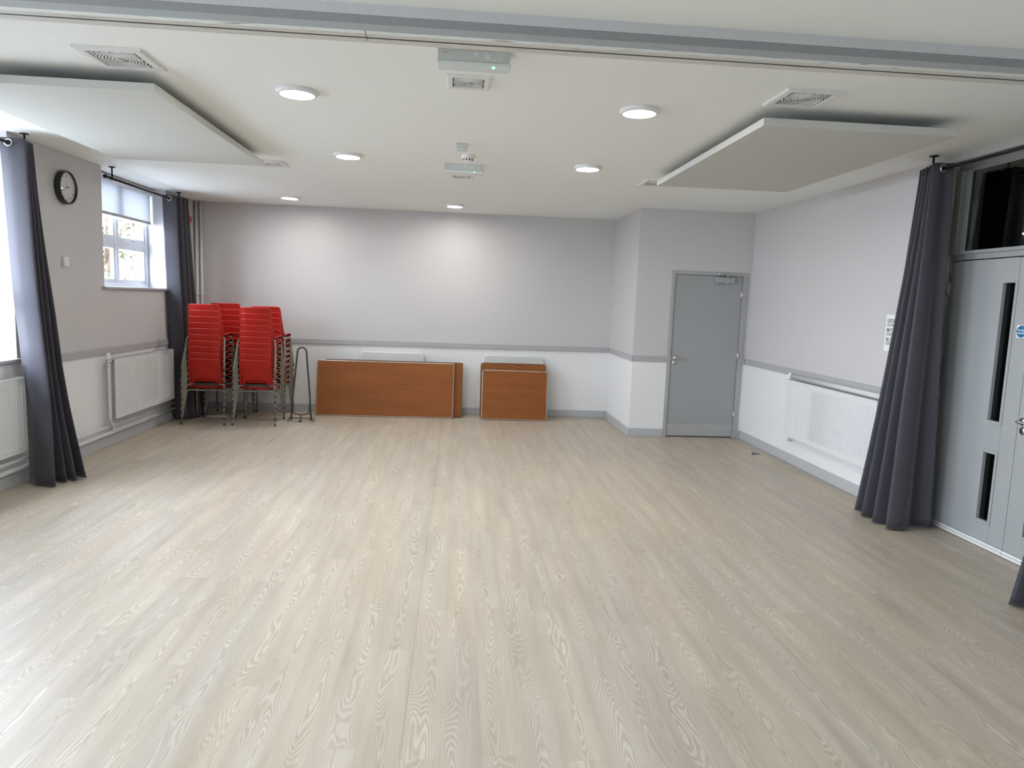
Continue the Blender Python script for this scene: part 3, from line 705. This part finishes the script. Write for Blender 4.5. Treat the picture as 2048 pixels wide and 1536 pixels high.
# right wall curtain (far end of the double doors)
top = [(3.545,4.955),(3.50,4.972),(3.45,4.972),(3.405,4.995),(3.555,5.030),(3.437,5.075),(3.56,5.11),(3.454,5.14),(3.565,5.17),(3.473,5.20),(3.565,5.225),(3.484,5.25)]
bot = [(3.670,4.96),(3.56,5.03),(3.43,4.92),(3.305,4.955),(3.50,5.04),(3.285,5.110),(3.52,5.20),(3.29,5.27),(3.54,5.34),(3.33,5.425),(3.58,5.47),(3.42,5.50)]
curtain(top, bot, 2.735, .012, [((3.472, 4.966, ZR), (.2, -1, 0), .024)], 'dark grey eyelet curtain gathered on the right wall beside the double doors', CG, 1.2, seed=3)
# near left curtain
top = [(-3.525,5.83),(-3.445,5.835),(-3.355,5.87),(-3.49,5.915),(-3.375,5.94),(-3.50,5.97),(-3.39,6.0),(-3.50,6.03),(-3.405,6.05),(-3.50,6.08)]
bot = [(-3.46,5.90),(-3.35,5.82),(-3.20,5.80),(-3.33,5.95),(-3.19,5.95),(-3.30,6.04),(-3.14,6.00),(-3.25,6.13),(-3.10,6.08),(-3.24,6.18)]
curtain(top, bot, 2.735, .012, [((-3.452, 5.815, ZR), (.15, -1, 0), .024)], 'grey eyelet curtain at the nearer left window, its pleats fanning to the floor', CG, [PL_, PL_, PM_] + [PR_]*7, seed=5)
# far left curtain
top = [(-3.53,8.83),(-3.375,8.86),(-3.50,8.91),(-3.35,8.95),(-3.48,9.00),(-3.34,9.04),(-3.48,9.09),(-3.34,9.13),(-3.47,9.17)]
bot = [(-3.50,8.98),(-3.34,9.0),(-3.47,9.06),(-3.28,9.08),(-3.46,9.15),(-3.24,9.18),(-3.44,9.26),(-3.20,9.28),(-3.40,9.36)]
curtain(top, bot, 2.735, .012, [((-3.452, 8.835, ZR), (.15, -1, 0), .024)], 'grey eyelet curtain at the far left window behind the red chairs', CG, 1.2, seed=8)
# near right curtain, only its foot shows at the frame edge
top = [(3.58,3.02),(3.42,3.06),(3.58,3.10),(3.42,3.15),(3.58,3.20),(3.42,3.25),(3.58,3.30),(3.42,3.35),(3.58,3.40)]
top = [(x, y+.02) for x, y in top]
bot = [(3.55,2.98),(3.26,3.05),(3.55,3.14),(3.20,3.24),(3.52,3.32),(3.17,3.42),(3.45,3.50),(3.19,3.60),(3.40,3.66)]
curtain(top, bot, 2.735, .012, [((3.50, 3.42, ZR), (0, 1, 0), .024)], 'grey curtain at the right frame edge, only its foot in view', CG, 1.2, seed=11)

def rod(x, y0, y1, ends, brs, label):
    root = tag(empty('curtain_rod', (x, (y0+y1)/2, ZR)), label, 'curtain rod', 'black curtain rods'); cy = (y0+y1)/2
    mb = MB(); mb.tube([(0, y0-cy, 0), (0, y1-cy, 0)], .0125, M['rod'], 14); mb.build('pole', root)
    for e in ends:
        s = 1 if e == y1 else -1
        mb = MB(); mb.lathe([(.013, 0), (.019, .004*s), (.020, .03*s), (.014, .042*s), (0, .044*s)], M['rod'], 'y', (0, e-cy, 0), 16); mb.build('finial', root)
    for b in brs:
        mb = MB(); mb.lathe([(0, H-ZR), (.032, H-ZR), (.032, H-ZR-.006), (.008, H-ZR-.010), (.0065, .016), (0, .016)], M['rod'], 'z', (0, b-cy, 0), 20)
        mb.lathe([(.013, -.009), (.017, -.009), (.017, .009), (.013, .009)], M['rod'], 'y', (0, b-cy, 0), 16); mb.build('ceiling_bracket', root)
rod(-3.452, 4.10, 6.075, (4.10,), (4.2, 6.025), 'black rod across the nearer left window')
rod(-3.452, 7.33, 9.24, (7.33, 9.24), (7.445, 9.135), 'black rod across the far left window')
rod(3.474, 2.98, 5.19, (2.98,), (3.3, 5.09), 'black rod above the double doors on the right')

# ------------------------------------------------------------------ ceiling fittings
def downlight(x, y, label, n=0):
    root = tag(empty('ceiling_light', (x, y, H)), label, 'ceiling light', 'round flush ceiling lights')
    mb = MB(); mb.lathe([(.118, 0), (.120, -.010), (.113, -.024), (.096, -.026), (.093, -.020)], M['white'], 'z', (0,0,0), 48); mb.build('rim', root)
    mb = MB(); mb.lathe([(.094, -.020), (.07, -.023), (0, -.024)], M['lamp'], 'z', (0,0,0), 48); mb.build('diffuser', root)
    return root
for x, y, lab in ((-.969, 4.365, 'lit round ceiling light nearest the beam, left of the middle'), (1.065, 4.345, 'lit round ceiling light nearest the beam, right of the middle'),
                  (-.955, 6.194, 'lit round ceiling light in the middle row, left'), (1.09, 6.19, 'lit round ceiling light in the middle row, right'),
                  (-2.098, 9.06, 'lit round ceiling light at the far end above the red chairs'), (-.067, 9.10, 'lit round ceiling light at the far end near the middle'),):
    downlight(x, y, lab)
def vent(x0, y0, x1, y1, label):
    cx, cy = (x0+x1)/2, (y0+y1)/2; s = (x1-x0)/2; a = s*.72
    root = tag(empty('ceiling_vent', (cx, cy, H)), label, 'air vent', 'square ceiling air vents')
    mb = MB()
    # bevelled square surround
    lo, hi = -.014, 0
    P = [(s, hi), (s, lo+.004), (s-.008, lo), (a+.004, lo), (a, lo+.006)]
    rings = [[mb.bm.verts.new((sx*r, sy*r, z)) for sx, sy in ((-1,-1),(1,-1),(1,1),(-1,1))] for r, z in P]
    k = mb.mi(M['vent'])
    for A, B in zip(rings, rings[1:]):
        for j in range(4): mb.bm.faces.new((A[j], A[(j+1)%4], B[(j+1)%4], B[j])).material_index = k
    mb.build('surround', root)
    mb = MB(); mb.box((-a, -a, -.003), (a, a, -.0005), M['ventdark']); mb.build('cavity', root)
    mb = MB(); k = mb.mi(M['vent']); nR = 9 if s > .13 else 8; rmax = a*1.36; r0 = s*.19; pitch = (rmax-r0)/nR
    seg = 112
    for i in range(nR):
        ra, rb = r0+pitch*(i+.42), r0+pitch*(i+.98)
        for j in range(seg):
            t0, t1 = 2*PI*j/seg, 2*PI*(j+1)/seg
            q = [(r*math.cos(t), r*math.sin(t)) for r in (ra, rb) for t in (t0, t1)]
            if max(abs(c) for p in q for c in p) > a*.99: continue
            c0, s0, c1, s1 = math.cos(t0), math.sin(t0), math.cos(t1), math.sin(t1)
            mb.face([(ra*c0, ra*s0, -.0125), (ra*c1, ra*s1, -.0125), (rb*c1, rb*s1, -.0115), (rb*c0, rb*s0, -.0115)], M['vent'])
            mb.face([(ra*c0, ra*s0, -.0125), (ra*c1, ra*s1, -.0125), (ra*c1, ra*s1, -.0085), (ra*c0, ra*s0, -.0085)], M['vent'])
    for t in (0, PI/2, PI, 3*PI/2):
        c, s_ = math.cos(t), math.sin(t); mb.tube([(c*s*.15, s_*s*.15, -.008), (c*a, s_*a, -.008)], .002, M['vent'], 6)
    mb.build('louvre_rings', root, normals=False)
    mb = MB(); mb.lathe([(0, -.015), (s*.17, -.014), (s*.18, -.006)], M['hub'], 'z', (0,0,0), 32); mb.build('hub', root)
vent(-1.932, 3.785, -1.602, 4.110, 'square air vent near the beam beside the left ceiling panel')
vent(-.090, 3.868, .143, 4.105, 'small square air vent near the beam in the middle')
vent(1.714, 3.750, 2.040, 4.073, 'square air vent near the beam beside the right ceiling panel')
vent(-1.935, 6.62, -1.612, 6.94, 'square air vent past the far corner of the left ceiling panel')
vent(-.100, 6.83, .120, 7.05, 'small square air vent just past the farther emergency light')
vent(1.725, 6.60, 2.05, 6.925, 'square air vent half hidden past the right ceiling panel')

def cpanel(x0, x1, y0, y1, label):
    root = tag(empty('acoustic_panel', ((x0+x1)/2, (y0+y1)/2, 2.70)), label, 'acoustic panel', 'suspended acoustic ceiling panels')
    hx, hy = (x1-x0)/2, (y1-y0)/2
    mb = MB(); mb.box((-hx, -hy, 0), (hx, hy, .045), M['panel'], .002); mb.build('panel_board', root)
    for sx in (-1, 1):
        for sy in (-1, 1):
            mb = MB(); mb.tube([(sx*hx*.6, sy*hy*.7, .045), (sx*hx*.6, sy*hy*.7, H-2.70)], .006, M['steel'], 8); mb.build('hanger', root)
cpanel(-2.892, -1.687, 4.150, 6.330, 'grey rectangular acoustic panel hung below the ceiling on the left')
cpanel(1.745, 2.945, 4.110, 6.320, 'grey rectangular acoustic panel hung below the ceiling on the right')

def emergency(x0, x1, y, label, ledz):
    root = tag(empty('emergency_light', ((x0+x1)/2, y, H)), label, 'emergency light', 'emergency lights on the ceiling'); w = (x1-x0)/2
    mb = MB(); mb.box((-w, 0, -.052), (w, .070, 0), M['emgbody'], .003); mb.box((.0, -.0012, -.03), (.02, 0, -.008), M['emgdiff']); mb.build('gear_tray', root)
    mb = MB(); mb.box((-w-.004, -.005, -.078), (w+.004, .075, -.052), M['emgdiff'], .008); mb.build('diffuser', root)
    mb = MB(); mb.lathe([(0, -.0075), (.0035, -.007), (.0045, -.002)], M['led'], 'y', (w*.54, 0, ledz), 12); mb.build('indicator_led', root)
    mb = MB(); mb.box((-w+.018, -.0012, -.017), (-w+.045, 0, -.013), M['hub']); mb.build('rating_mark', root)
    mb = MB(); mb.box((.05, -.0010, -.040), (.135, 0, -.010), M['emgdiff'])
    for (a, b, z) in ((.06, .13, -.016), (.075, .13, -.024), (.08, .125, -.032)): mb.box((a, -.0016, z-.0012), (b, -.0008, z+.0012), M['hub'])
    mb.build('data_label', root)
emergency(-.126, .219, 3.500, 'nearer emergency light with a green indicator tucked behind the beam', -.0765)
emergency(-.150, .192, 6.350, 'farther emergency light with a green indicator past the smoke detector', -.066)
mb = MB(); mb.box((-.045, -.0, -.030), (.045, .05, 0), M['emgbody'], .004); mb.box((-.04, .004, -.052), (.04, .046, -.030), M['emgbody'], .004)
o = mb.build('junction_box'); o.location = (0, 5.520, H); tag(o, 'small white box on the ceiling in front of the smoke detector', 'junction box')
root = tag(empty('smoke_detector', (.053, 5.98, H)), 'white domed smoke detector on the ceiling between small box and emergency light', 'smoke detector')
mb = MB(); mb.lathe([(.055, 0), (.056, -.018), (.048, -.022)], M['white'], 'z', (0,0,0), 32); mb.build('base', root)
mb = MB(); mb.lathe([(.048, -.022), (.042, -.026), (.040, -.046), (.030, -.054), (0, -.056)], M['white'], 'z', (0,0,0), 32)
for j in range(10):
    a = 2*PI*j/10; c, s_ = math.cos(a), math.sin(a)
    rot = Matrix.Rotation(a, 4, 'Z'); mb.box((.0395, -.005, -.043), (.0425, .005, -.028), M['ink'], 0, rot, (0,0,0))
mb.build('sensor_dome', root)

# ------------------------------------------------------------------ stacking chair
def shell():
    mb = MB()
    # profile (y, z, half width)
    prof = [(.030,.800,.175),(.033,.788,.179),(.052,.72,.183),(.070,.65,.187),(.088,.58,.192),(.102,.525,.197),(.112,.490,.200),(.122,.460,.203),(.142,.434,.206),(.180,.425,.208),
            (.250,.427,.209),(.330,.430,.208),(.410,.432,.206),(.465,.428,.203),(.500,.415,.200),(.515,.395,.195)]
    n = len(prof); xs = [-1,-.955,-.86,-.68,-.60,-.30,0,.30,.60,.68,.86,.955,1]
    G = []
    for i, (y, z, w) in enumerate(prof):
        row = []
        back = max(0, min(1, (.50-y*1.0 - .08)/.34)) if i > 7 else 1
        for u in xs:
            x = u*w
            # back wraps forward at its sides, seat lifts at its sides
            cv = abs(u)**2.6
            yy = y + .030*cv*(1 if i <= 7 else max(0, 1-(i-7)*.25))
            zz = z + .016*cv*(0 if i <= 7 else min(1, (i-7)*.3))
            if abs(u) > .9: x *= (.955, .985, 1)[min(i, 2)]; zz -= .004 if i == 0 else 0
            row.append(Vector((x, yy, zz)))
        G.append(row)
    hole = set()
    for i in (5, 6):
        for c in range(3, 9): hole.add((i, c))
    V = [[mb.bm.verts.new(p) for p in row] for row in G]; k = mb.mi(M['red'])
    # shape the hand hole's corners
    for (i, c, dx, dz) in ((5, 3, .010, -.006), (5, 9, -.010, -.006), (7, 3, .014, .022), (7, 9, -.014, .022), (7, 4, .004, .008), (7, 8, -.004, .008)): V[i][c].co.x += dx; V[i][c].co.z += dz
    for i in range(n-1):
        for c in range(len(xs)-1):
            if (i, c) in hole: continue
            f = mb.bm.faces.new((V[i][c], V[i][c+1], V[i+1][c+1], V[i+1][c])); f.material_index = k; f.smooth = True
    bmesh.ops.recalc_face_normals(mb.bm, faces=list(mb.bm.faces))
    r = bmesh.ops.solidify(mb.bm, geom=list(mb.bm.faces), thickness=.004)
    # rolled lip all round, lighter red imitating its highlight
    edge = [G[i][0] for i in range(n)][::-1] + [G[0][c] for c in range(1, len(xs)-1)] + [G[i][-1] for i in range(n)]
    mb.tube([p for p in edge], .0058, M['lip_highlight'], 6)
    mb.tube(G[-1], .0058, M['lip_highlight'], 6)
    he = [V[5][c].co.copy() for c in range(3, 10)] + [V[6][9].co.copy()] + [V[7][c].co.copy() for c in range(9, 2, -1)] + [V[6][3].co.copy()]
    mb.tube(he, .0035, M['red'], 6, closed=True)
    return mb
CH = empty('stacking_chair', (0,0,0))
shell().build('seat_shell', CH)
TR = .0095
def legpts(sx, rear):
    if rear: foot, knee, topz, yt = Vector((.254*sx, 0, .012)), Vector((.222*sx, .112, .385)), .408, .135
    else: foot, knee, topz, yt = Vector((.240*sx, .500, .012)), Vector((.218*sx, .405, .385)), .408, .385
    end = Vector((.185*sx, yt, topz))
    mid = Vector((.212*sx, (knee.y+yt)/2, topz-.006))
    return [foot, foot.lerp(knee, .25), foot.lerp(knee, .5), foot.lerp(knee, .75), knee, mid, end, Vector((0.0, yt, topz))]
for rear in (True, False):
    for sx in (-1, 1):
        mb = MB(); p = legpts(sx, rear)
        mb.tube(p, TR, M['tube'], 8)
        d = (p[1]-p[0]).normalized(); mb.tube([p[0]-d*.010, p[0]+d*.012], TR+.0025, M['cap'], 8)
        mb.tube([p[3]-d*.008, p[3]+d*.008], TR+.003, M['tube'], 8)
        mb.build('leg', CH)
for sx in (-1, 1):
    mb = MB(); mb.tube([(.150*sx, .135, .410), (.150*sx, .385, .410)], .008, M['tube'], 8); mb.build('side_rail', CH)
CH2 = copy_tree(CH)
mb = MB(); mb.box((-.165, .155, .360), (.165, .182, .424), M['cap'], .004); mb.box((-.16, .121, .392), (.16, .157, .424), M['cap'], .003); mb.build('slot_shade_block', CH2)  # added black blocks stand in for the shade seen through the back slot
ORD = ['bottom', 'second from the bottom', 'third from the bottom', 'fourth from the bottom', 'fifth from the bottom', 'fifth from the top', 'fourth from the top', 'third from the top', 'second from the top', 'top']
STEP = .0727
stacks = [(-3.048, 8.672, 'front left stack', 0.0), (-2.443, 8.672, 'front right stack', -.018), (-2.965, 9.22, 'rear left stack', .012), (-2.465, 9.22, 'rear right stack', -.012)]
first = True
for si, (sx_, sy_, nm, dz) in enumerate(stacks):
    for k in range(10):
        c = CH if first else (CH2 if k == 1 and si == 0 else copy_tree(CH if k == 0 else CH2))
        first = False
        st = STEP + dz/9
        c.location = (sx_+random.uniform(-.003, .003)+ .0008*k, sy_+.0008*k, st*k)
        c.rotation_euler = (0, 0, math.radians(random.uniform(-.7, .7)) + math.radians((0, 0, 1.5, -1)[si]))
        tag(c, 'red plastic chair, %s in the %s' % (ORD[k], nm) if k not in (0, 9) else 'red plastic chair at the %s of the %s' % (ORD[k], nm), 'chair', 'red stacking chairs in the far left corner')

# ------------------------------------------------------------------ chair trolley
root = tag(empty('chair_trolley', (-1.962, 9.06, 0), 0), 'narrow hairpin shaped metal trolley between the red chairs and the tables', 'trolley')
mb = MB()
arc = [(.056*math.cos(t), .055, .890+.056*math.sin(t)) for t in [PI*i/10 for i in range(11)]]
pts = [(.125, 0, .012), (.105, .02, .35)] + arc + [(-.105, .02, .35), (-.125, 0, .012)]
mb.tube(pts, .0115, M['trolley'], 10); mb.build('hoop_frame', root)
mb = MB(); mb.tube(smooth_path([(.108, .012, .26), (.098, .0, .13), (.085, -.01, .105), (.03, -.014, .090), (-.03, -.014, .090), (-.085, -.01, .105), (-.098, .0, .13), (-.108, .012, .26)], 5), .009, M['trolley'], 8); mb.build('lower_hoop', root)
mb = MB(); mb.tube([(-.168, .0, .042), (.168, .0, .042)], .007, M['trolley'], 8); mb.build('axle', root)
for s_ in (-1, 1):
    mb = MB(); mb.lathe([(0, -.011), (.030, -.011), (.036, -.006), (.036, .006), (.030, .011), (0, .011)], M['wheel'], 'x', (s_*.160, 0, .037), 20); mb.build('wheel', root)
mb = MB(); mb.tube([(0, -.014, .090), (0, -.006, .042), (0, -.05, .014)], .008, M['trolley'], 8); mb.box((-.015, -.10, .004), (.015, -.02, .016), M['trolley'], .002); mb.build('toe_plate', root)

# ------------------------------------------------------------------ folding tables leaning on the back wall
def table(name, cx, w, h, yb, yt, mat, label, group, edge, rad=.012, thick=.018, legs=True, roll=0.0, cat='folding table', apron=True):
    # yb: y of the lower front edge, yt: y of the upper front edge
    ang = math.asin(min(.9, (yt-yb)/h))
    root = empty(name, (cx, yb, .006 if roll == 0 else .006+abs(math.sin(roll))*w/2)); root.rotation_euler = (-ang, roll, 0)
    tag(root, label, cat, group)
    def rr(hw, z0, z1, r, n=5):
        P = []
        for (x, z, a0) in ((hw-r, z0+r, -PI/2), (hw-r, z1-r, 0), (-hw+r, z1-r, PI/2), (-hw+r, z0+r, PI)):
            for i in range(n+1): a = a0+i*PI/2/n; P.append((x+r*math.cos(a), z+r*math.sin(a)))
        return P
    def slab(mb, P, y0, y1, m):
        k = mb.mi(m); A = [mb.bm.verts.new((x, y0, z)) for x, z in P]; B = [mb.bm.verts.new((x, y1, z)) for x, z in P]
        mb.bm.faces.new(A).material_index = k; mb.bm.faces.new(B[::-1]).material_index = k
        for i in range(len(P)): mb.bm.faces.new((A[i], B[i], B[(i+1)%len(P)], A[(i+1)%len(P)])).material_index = k
    mb = MB(); slab(mb, rr(w/2-.004, .004, h-.004, rad), 0, thick, mat); mb.build('tabletop', root)
    mb = MB(); P = rr(w/2, 0, h, rad+.003)
    mb.tube([(x*(1-.008/(w/2)), thick/2, .008+z*(1-.016/h)) for x, z in P], thick*.5+.0006, edge, 8, closed=True); mb.build('edging', root)
    if apron:
        mb = MB()
        for (a, b) in (((-w/2+.05, thick, .05), (w/2-.05, thick+.022, .07)), ((-w/2+.05, thick, h-.07), (w/2-.05, thick+.022, h-.05)), ((-w/2+.05, thick, .07), (-w/2+.07, thick+.022, h-.07)), ((w/2-.07, thick, .07), (w/2-.05, thick+.022, h-.07))): mb.box(a, b, M['trolley'], .002)
        mb.build('apron_frame', root)
    if legs:
        for s_ in (-1, 1):
            mb = MB(); xo = s_*(w/2-.09); xi = s_*.05
            mb.tube([(xi, thick+.030, .09), (xo, thick+.030, .09), (xo, thick+.030, h-.09), (xi, thick+.030, h-.09)], .010, M['trolley'], 8); mb.build('leg', root)
    return root
TG = 'teak effect folding tables against the back wall'
table('folding_table', -.951, 1.855, .752, 9.520, 9.660, M['teak1'], 'long teak effect folding table on its side, frontmost beside the trolley', TG, M['edge'])
table('folding_table', -.845, 1.88, .757, 9.595, 9.715, M['teak1'], 'long teak effect folding table showing only at the right behind the front one', TG, M['edged'])
table('folding_table', .812, .905, .680, 9.478, 9.590, M['teak2'], 'short teak effect folding table, frontmost and lower of the two short ones', TG, M['edge'], .03, roll=.004)
table('folding_table', .795, .905, .772, 9.560, 9.665, M['teak2'], 'short teak effect folding table standing taller behind the front short one', TG, M['edged'], .03)
WG = 'white topped tables against the back wall'
table('white_table', -.890, .870, .856, 9.775, 9.862, M['wtable'], 'white topped table upright behind the long teak tables', WG, M['white'], .05, thick=.028, legs=False, apron=False)
table('white_table', .808, .850, .858, 9.775, 9.862, M['wtable'], 'white topped table upright behind the short teak tables', WG, M['white'], .05, thick=.028, legs=False, apron=False)

# wedge on the floor
mb = MB(); k = mb.mi(M['pebble'])
A = [(-.055, -.02, 0), (.06, .0, 0), (-.04, .035, 0)]; 
vs = [mb.bm.verts.new(p) for p in A] + [mb.bm.verts.new((-.050, -.016, .028)), mb.bm.verts.new((-.038, .028, .028)), mb.bm.verts.new((.058, .002, .004))]
for f in ((0, 2, 1), (0, 1, 5, 3), (1, 2, 4, 5), (2, 0, 3, 4), (3, 5, 4)): mb.bm.faces.new([vs[i] for i in f]).material_index = k
o = mb.build('door_wedge'); o.location = (3.425, 7.585, 0); tag(o, 'small grey wedge lying on the floor near the right skirting', 'wedge')

# ------------------------------------------------------------------ outside
def outside():
    g = simple('paving', (0.35, 0.34, 0.33), .8, noise=.2)
    mb = MB(); mb.box((-60, -30, -.6), (XL-WT, 60, -.5), g); struct(mb.build('ground'), 'paved ground outside the windows', 'ground')
    brick = simple('brick_red', (0.42, 0.16, 0.10), .8, noise=.3, nscale=12)
    m, nt, b = new_mat('brick_facade'); tc = N(nt, 'ShaderNodeTexCoord'); br = N(nt, 'ShaderNodeTexBrick'); mp = N(nt, 'ShaderNodeMapping'); mp.inputs['Rotation'].default_value = (PI/2, 0, 0)
    L(nt, tc.outputs['Object'], mp.inputs[0]); L(nt, mp.outputs[0], br.inputs['Vector']); br.inputs['Scale'].default_value = 4; br.inputs['Color1'].default_value = (.13, .045, .03, 1); br.inputs['Color2'].default_value = (.17, .06, .04, 1); br.inputs['Mortar'].default_value = (.16, .14, .12, 1)
    L(nt, br.outputs['Color'], b.inputs['Base Color']); b.inputs['Roughness'].default_value = .85
    mb = MB(); mb.box((-10.30, 23.6, -.5), (-9.2, 30, 5.2), m); mb.box((-10.36, 23.5, 5.2), (-9.1, 30.1, 5.35), g); tag(mb.build('brick_pier'), 'orange brick pier outside at the right of the far window view', 'pier')
    leafm = [simple('leaf_green', (0.06, 0.08, 0.025), .7, noise=.3), simple('leaf_autumn', (0.12, 0.07, 0.03), .7, noise=.3), simple('leaf_pale', (0.09, 0.10, 0.05), .7, noise=.3)]
    bark = simple('bark', (0.16, 0.11, 0.08), .9, noise=.2)
    def tree(x, y, r, hgt, mi, label, n=1500):
        rd = random.Random(int(abs(x)*100))
        root = tag(empty('tree', (x, y, -.5)), label, 'tree', 'trees seen through the far window')
        mb = MB(); mb.tube([(0, 0, 0), (.05, .02, hgt*.5), (0, .1, hgt)], [.16, .11, .04], bark, 8)
        for j in range(5):
            a = j*1.3; mb.tube([(0, 0, hgt*.45), (math.cos(a)*r*.5, math.sin(a)*r*.5, hgt*.8)], [.06, .02], bark, 6)
        mb.build('trunk', root)
        mb = MB()
        for i in range(n):
            d = Vector((rd.gauss(0, 1), rd.gauss(0, 1), rd.gauss(0, 1))).normalized() * rd.random()**.4
            c = Vector((d.x*r, d.y*r, hgt*.62 + d.z*hgt*.55)); s_ = rd.uniform(.05, .11)
            u = Vector((rd.gauss(0, 1), rd.gauss(0, 1), rd.gauss(0, 1))).normalized(); v = u.orthogonal().normalized()
            mb.face([c-u*s_, c+v*s_*.6, c+u*s_, c-v*s_*.6], leafm[mi if rd.random() < .75 else (mi+1) % 3])
        mb.build('foliage', root, normals=False)
    tree(-12.6, 26.5, 1.9, 6.2, 2, 'pale green leafed tree seen through the upper panes')
    tree(-13.0, 33.0, 2.0, 5.6, 1, 'autumn brown leafed tree seen through the far window')
    tree(-16.8, 29.5, 2.0, 5.0, 0, 'green leafed tree at the left of the far window view')
    # round road sign
    root = tag(empty('road_sign', (-10.62, 23.2, -.5)), 'round road sign on a white post outside the far window', 'road sign')
    mb = MB(); mb.tube([(0, 0, 0), (0, 0, 2.95)], .05, M['paper'], 10); mb.build('post', root)
    mb = MB(); mb.lathe([(0, -.07), (.24, -.07), (.24, -.05), (0, -.05)], M['wtable'], 'y', (0, 0, 2.78), 28); mb.build('disc', root)
    # railing
    root = tag(empty('railing', (-11.3, 22.6, -.5)), 'low metal railing outside the far window', 'railing')
    mb = MB()
    for zz in (2.28, 2.5): mb.tube([(-2.2, 0, zz), (2.0, 0, zz)], .025, M['trolley'], 6)
    mb.build('rail', root)
    mb = MB()
    for i in range(22): mb.tube([(-2.2+i*.2, 0, 0), (-2.2+i*.2, 0, 2.55)], .014, M['trolley'], 6)
    mb.build('balusters', root)
outside()

# ------------------------------------------------------------------ daylight
w = bpy.data.worlds.new('overcast'); sc.world = w; w.use_nodes = True
bg = w.node_tree.nodes['Background']
tcw = N(w.node_tree, 'ShaderNodeTexCoord'); sp = N(w.node_tree, 'ShaderNodeSeparateXYZ'); L(w.node_tree, tcw.outputs['Generated'], sp.inputs[0])
mr = N(w.node_tree, 'ShaderNodeMapRange'); mr.inputs['From Min'].default_value = -.2; mr.inputs['From Max'].default_value = .8; L(w.node_tree, sp.outputs['Z'], mr.inputs['Value'])
cw = N(w.node_tree, 'ShaderNodeValToRGB'); cw.color_ramp.elements[0].color = (.75, .84, .95, 1); cw.color_ramp.elements[1].color = (.70, .82, 1.0, 1)
L(w.node_tree, mr.outputs[0], cw.inputs['Fac']); L(w.node_tree, cw.outputs[0], bg.inputs['Color'])
bg.inputs['Strength'].default_value = 6.3
for (a, b, z) in (W00, W0, W1, W2):
    ld = bpy.data.lights.new('daylight_portal', 'AREA'); ld.shape = 'RECTANGLE'; ld.size = b-a; ld.size_y = H-z
    ld.cycles.is_portal = True
    lo = bpy.data.objects.new('daylight_portal', ld); COL.objects.link(lo); lo.location = (XF-.09, (a+b)/2, (H+z)/2)
    # area lamp points along its local -z: turn it to +x ; local x along world y
    lo.matrix_world = Matrix(((0, 0, -1, XF-.09), (1, 0, 0, (a+b)/2), (0, -1, 0, (H+z)/2), (0, 0, 0, 1)))

# ------------------------------------------------------------------ camera
cam = bpy.data.cameras.new('camera'); co = bpy.data.objects.new('camera', cam); COL.objects.link(co)
f_ = (0.08021971, 0.98977684, -0.11792625); r_ = (0.99641565, -0.07644119, 0.03622984); u_ = (-0.02684503, 0.12040991, 0.99236122)
co.matrix_world = Matrix(((r_[0], u_[0], -f_[0], 0), (r_[1], u_[1], -f_[1], 0), (r_[2], u_[2], -f_[2], 1.635), (0, 0, 0, 1)))
cam.sensor_width = 36; cam.lens = 1403.23/2048*36; cam.clip_start = .05; cam.clip_end = 200
sc.camera = co
sc.view_settings.view_transform = 'Standard'; sc.view_settings.look = 'None'; sc.view_settings.gamma = 1
sc.view_settings.use_curve_mapping = False
sc.view_settings.exposure = 2.17
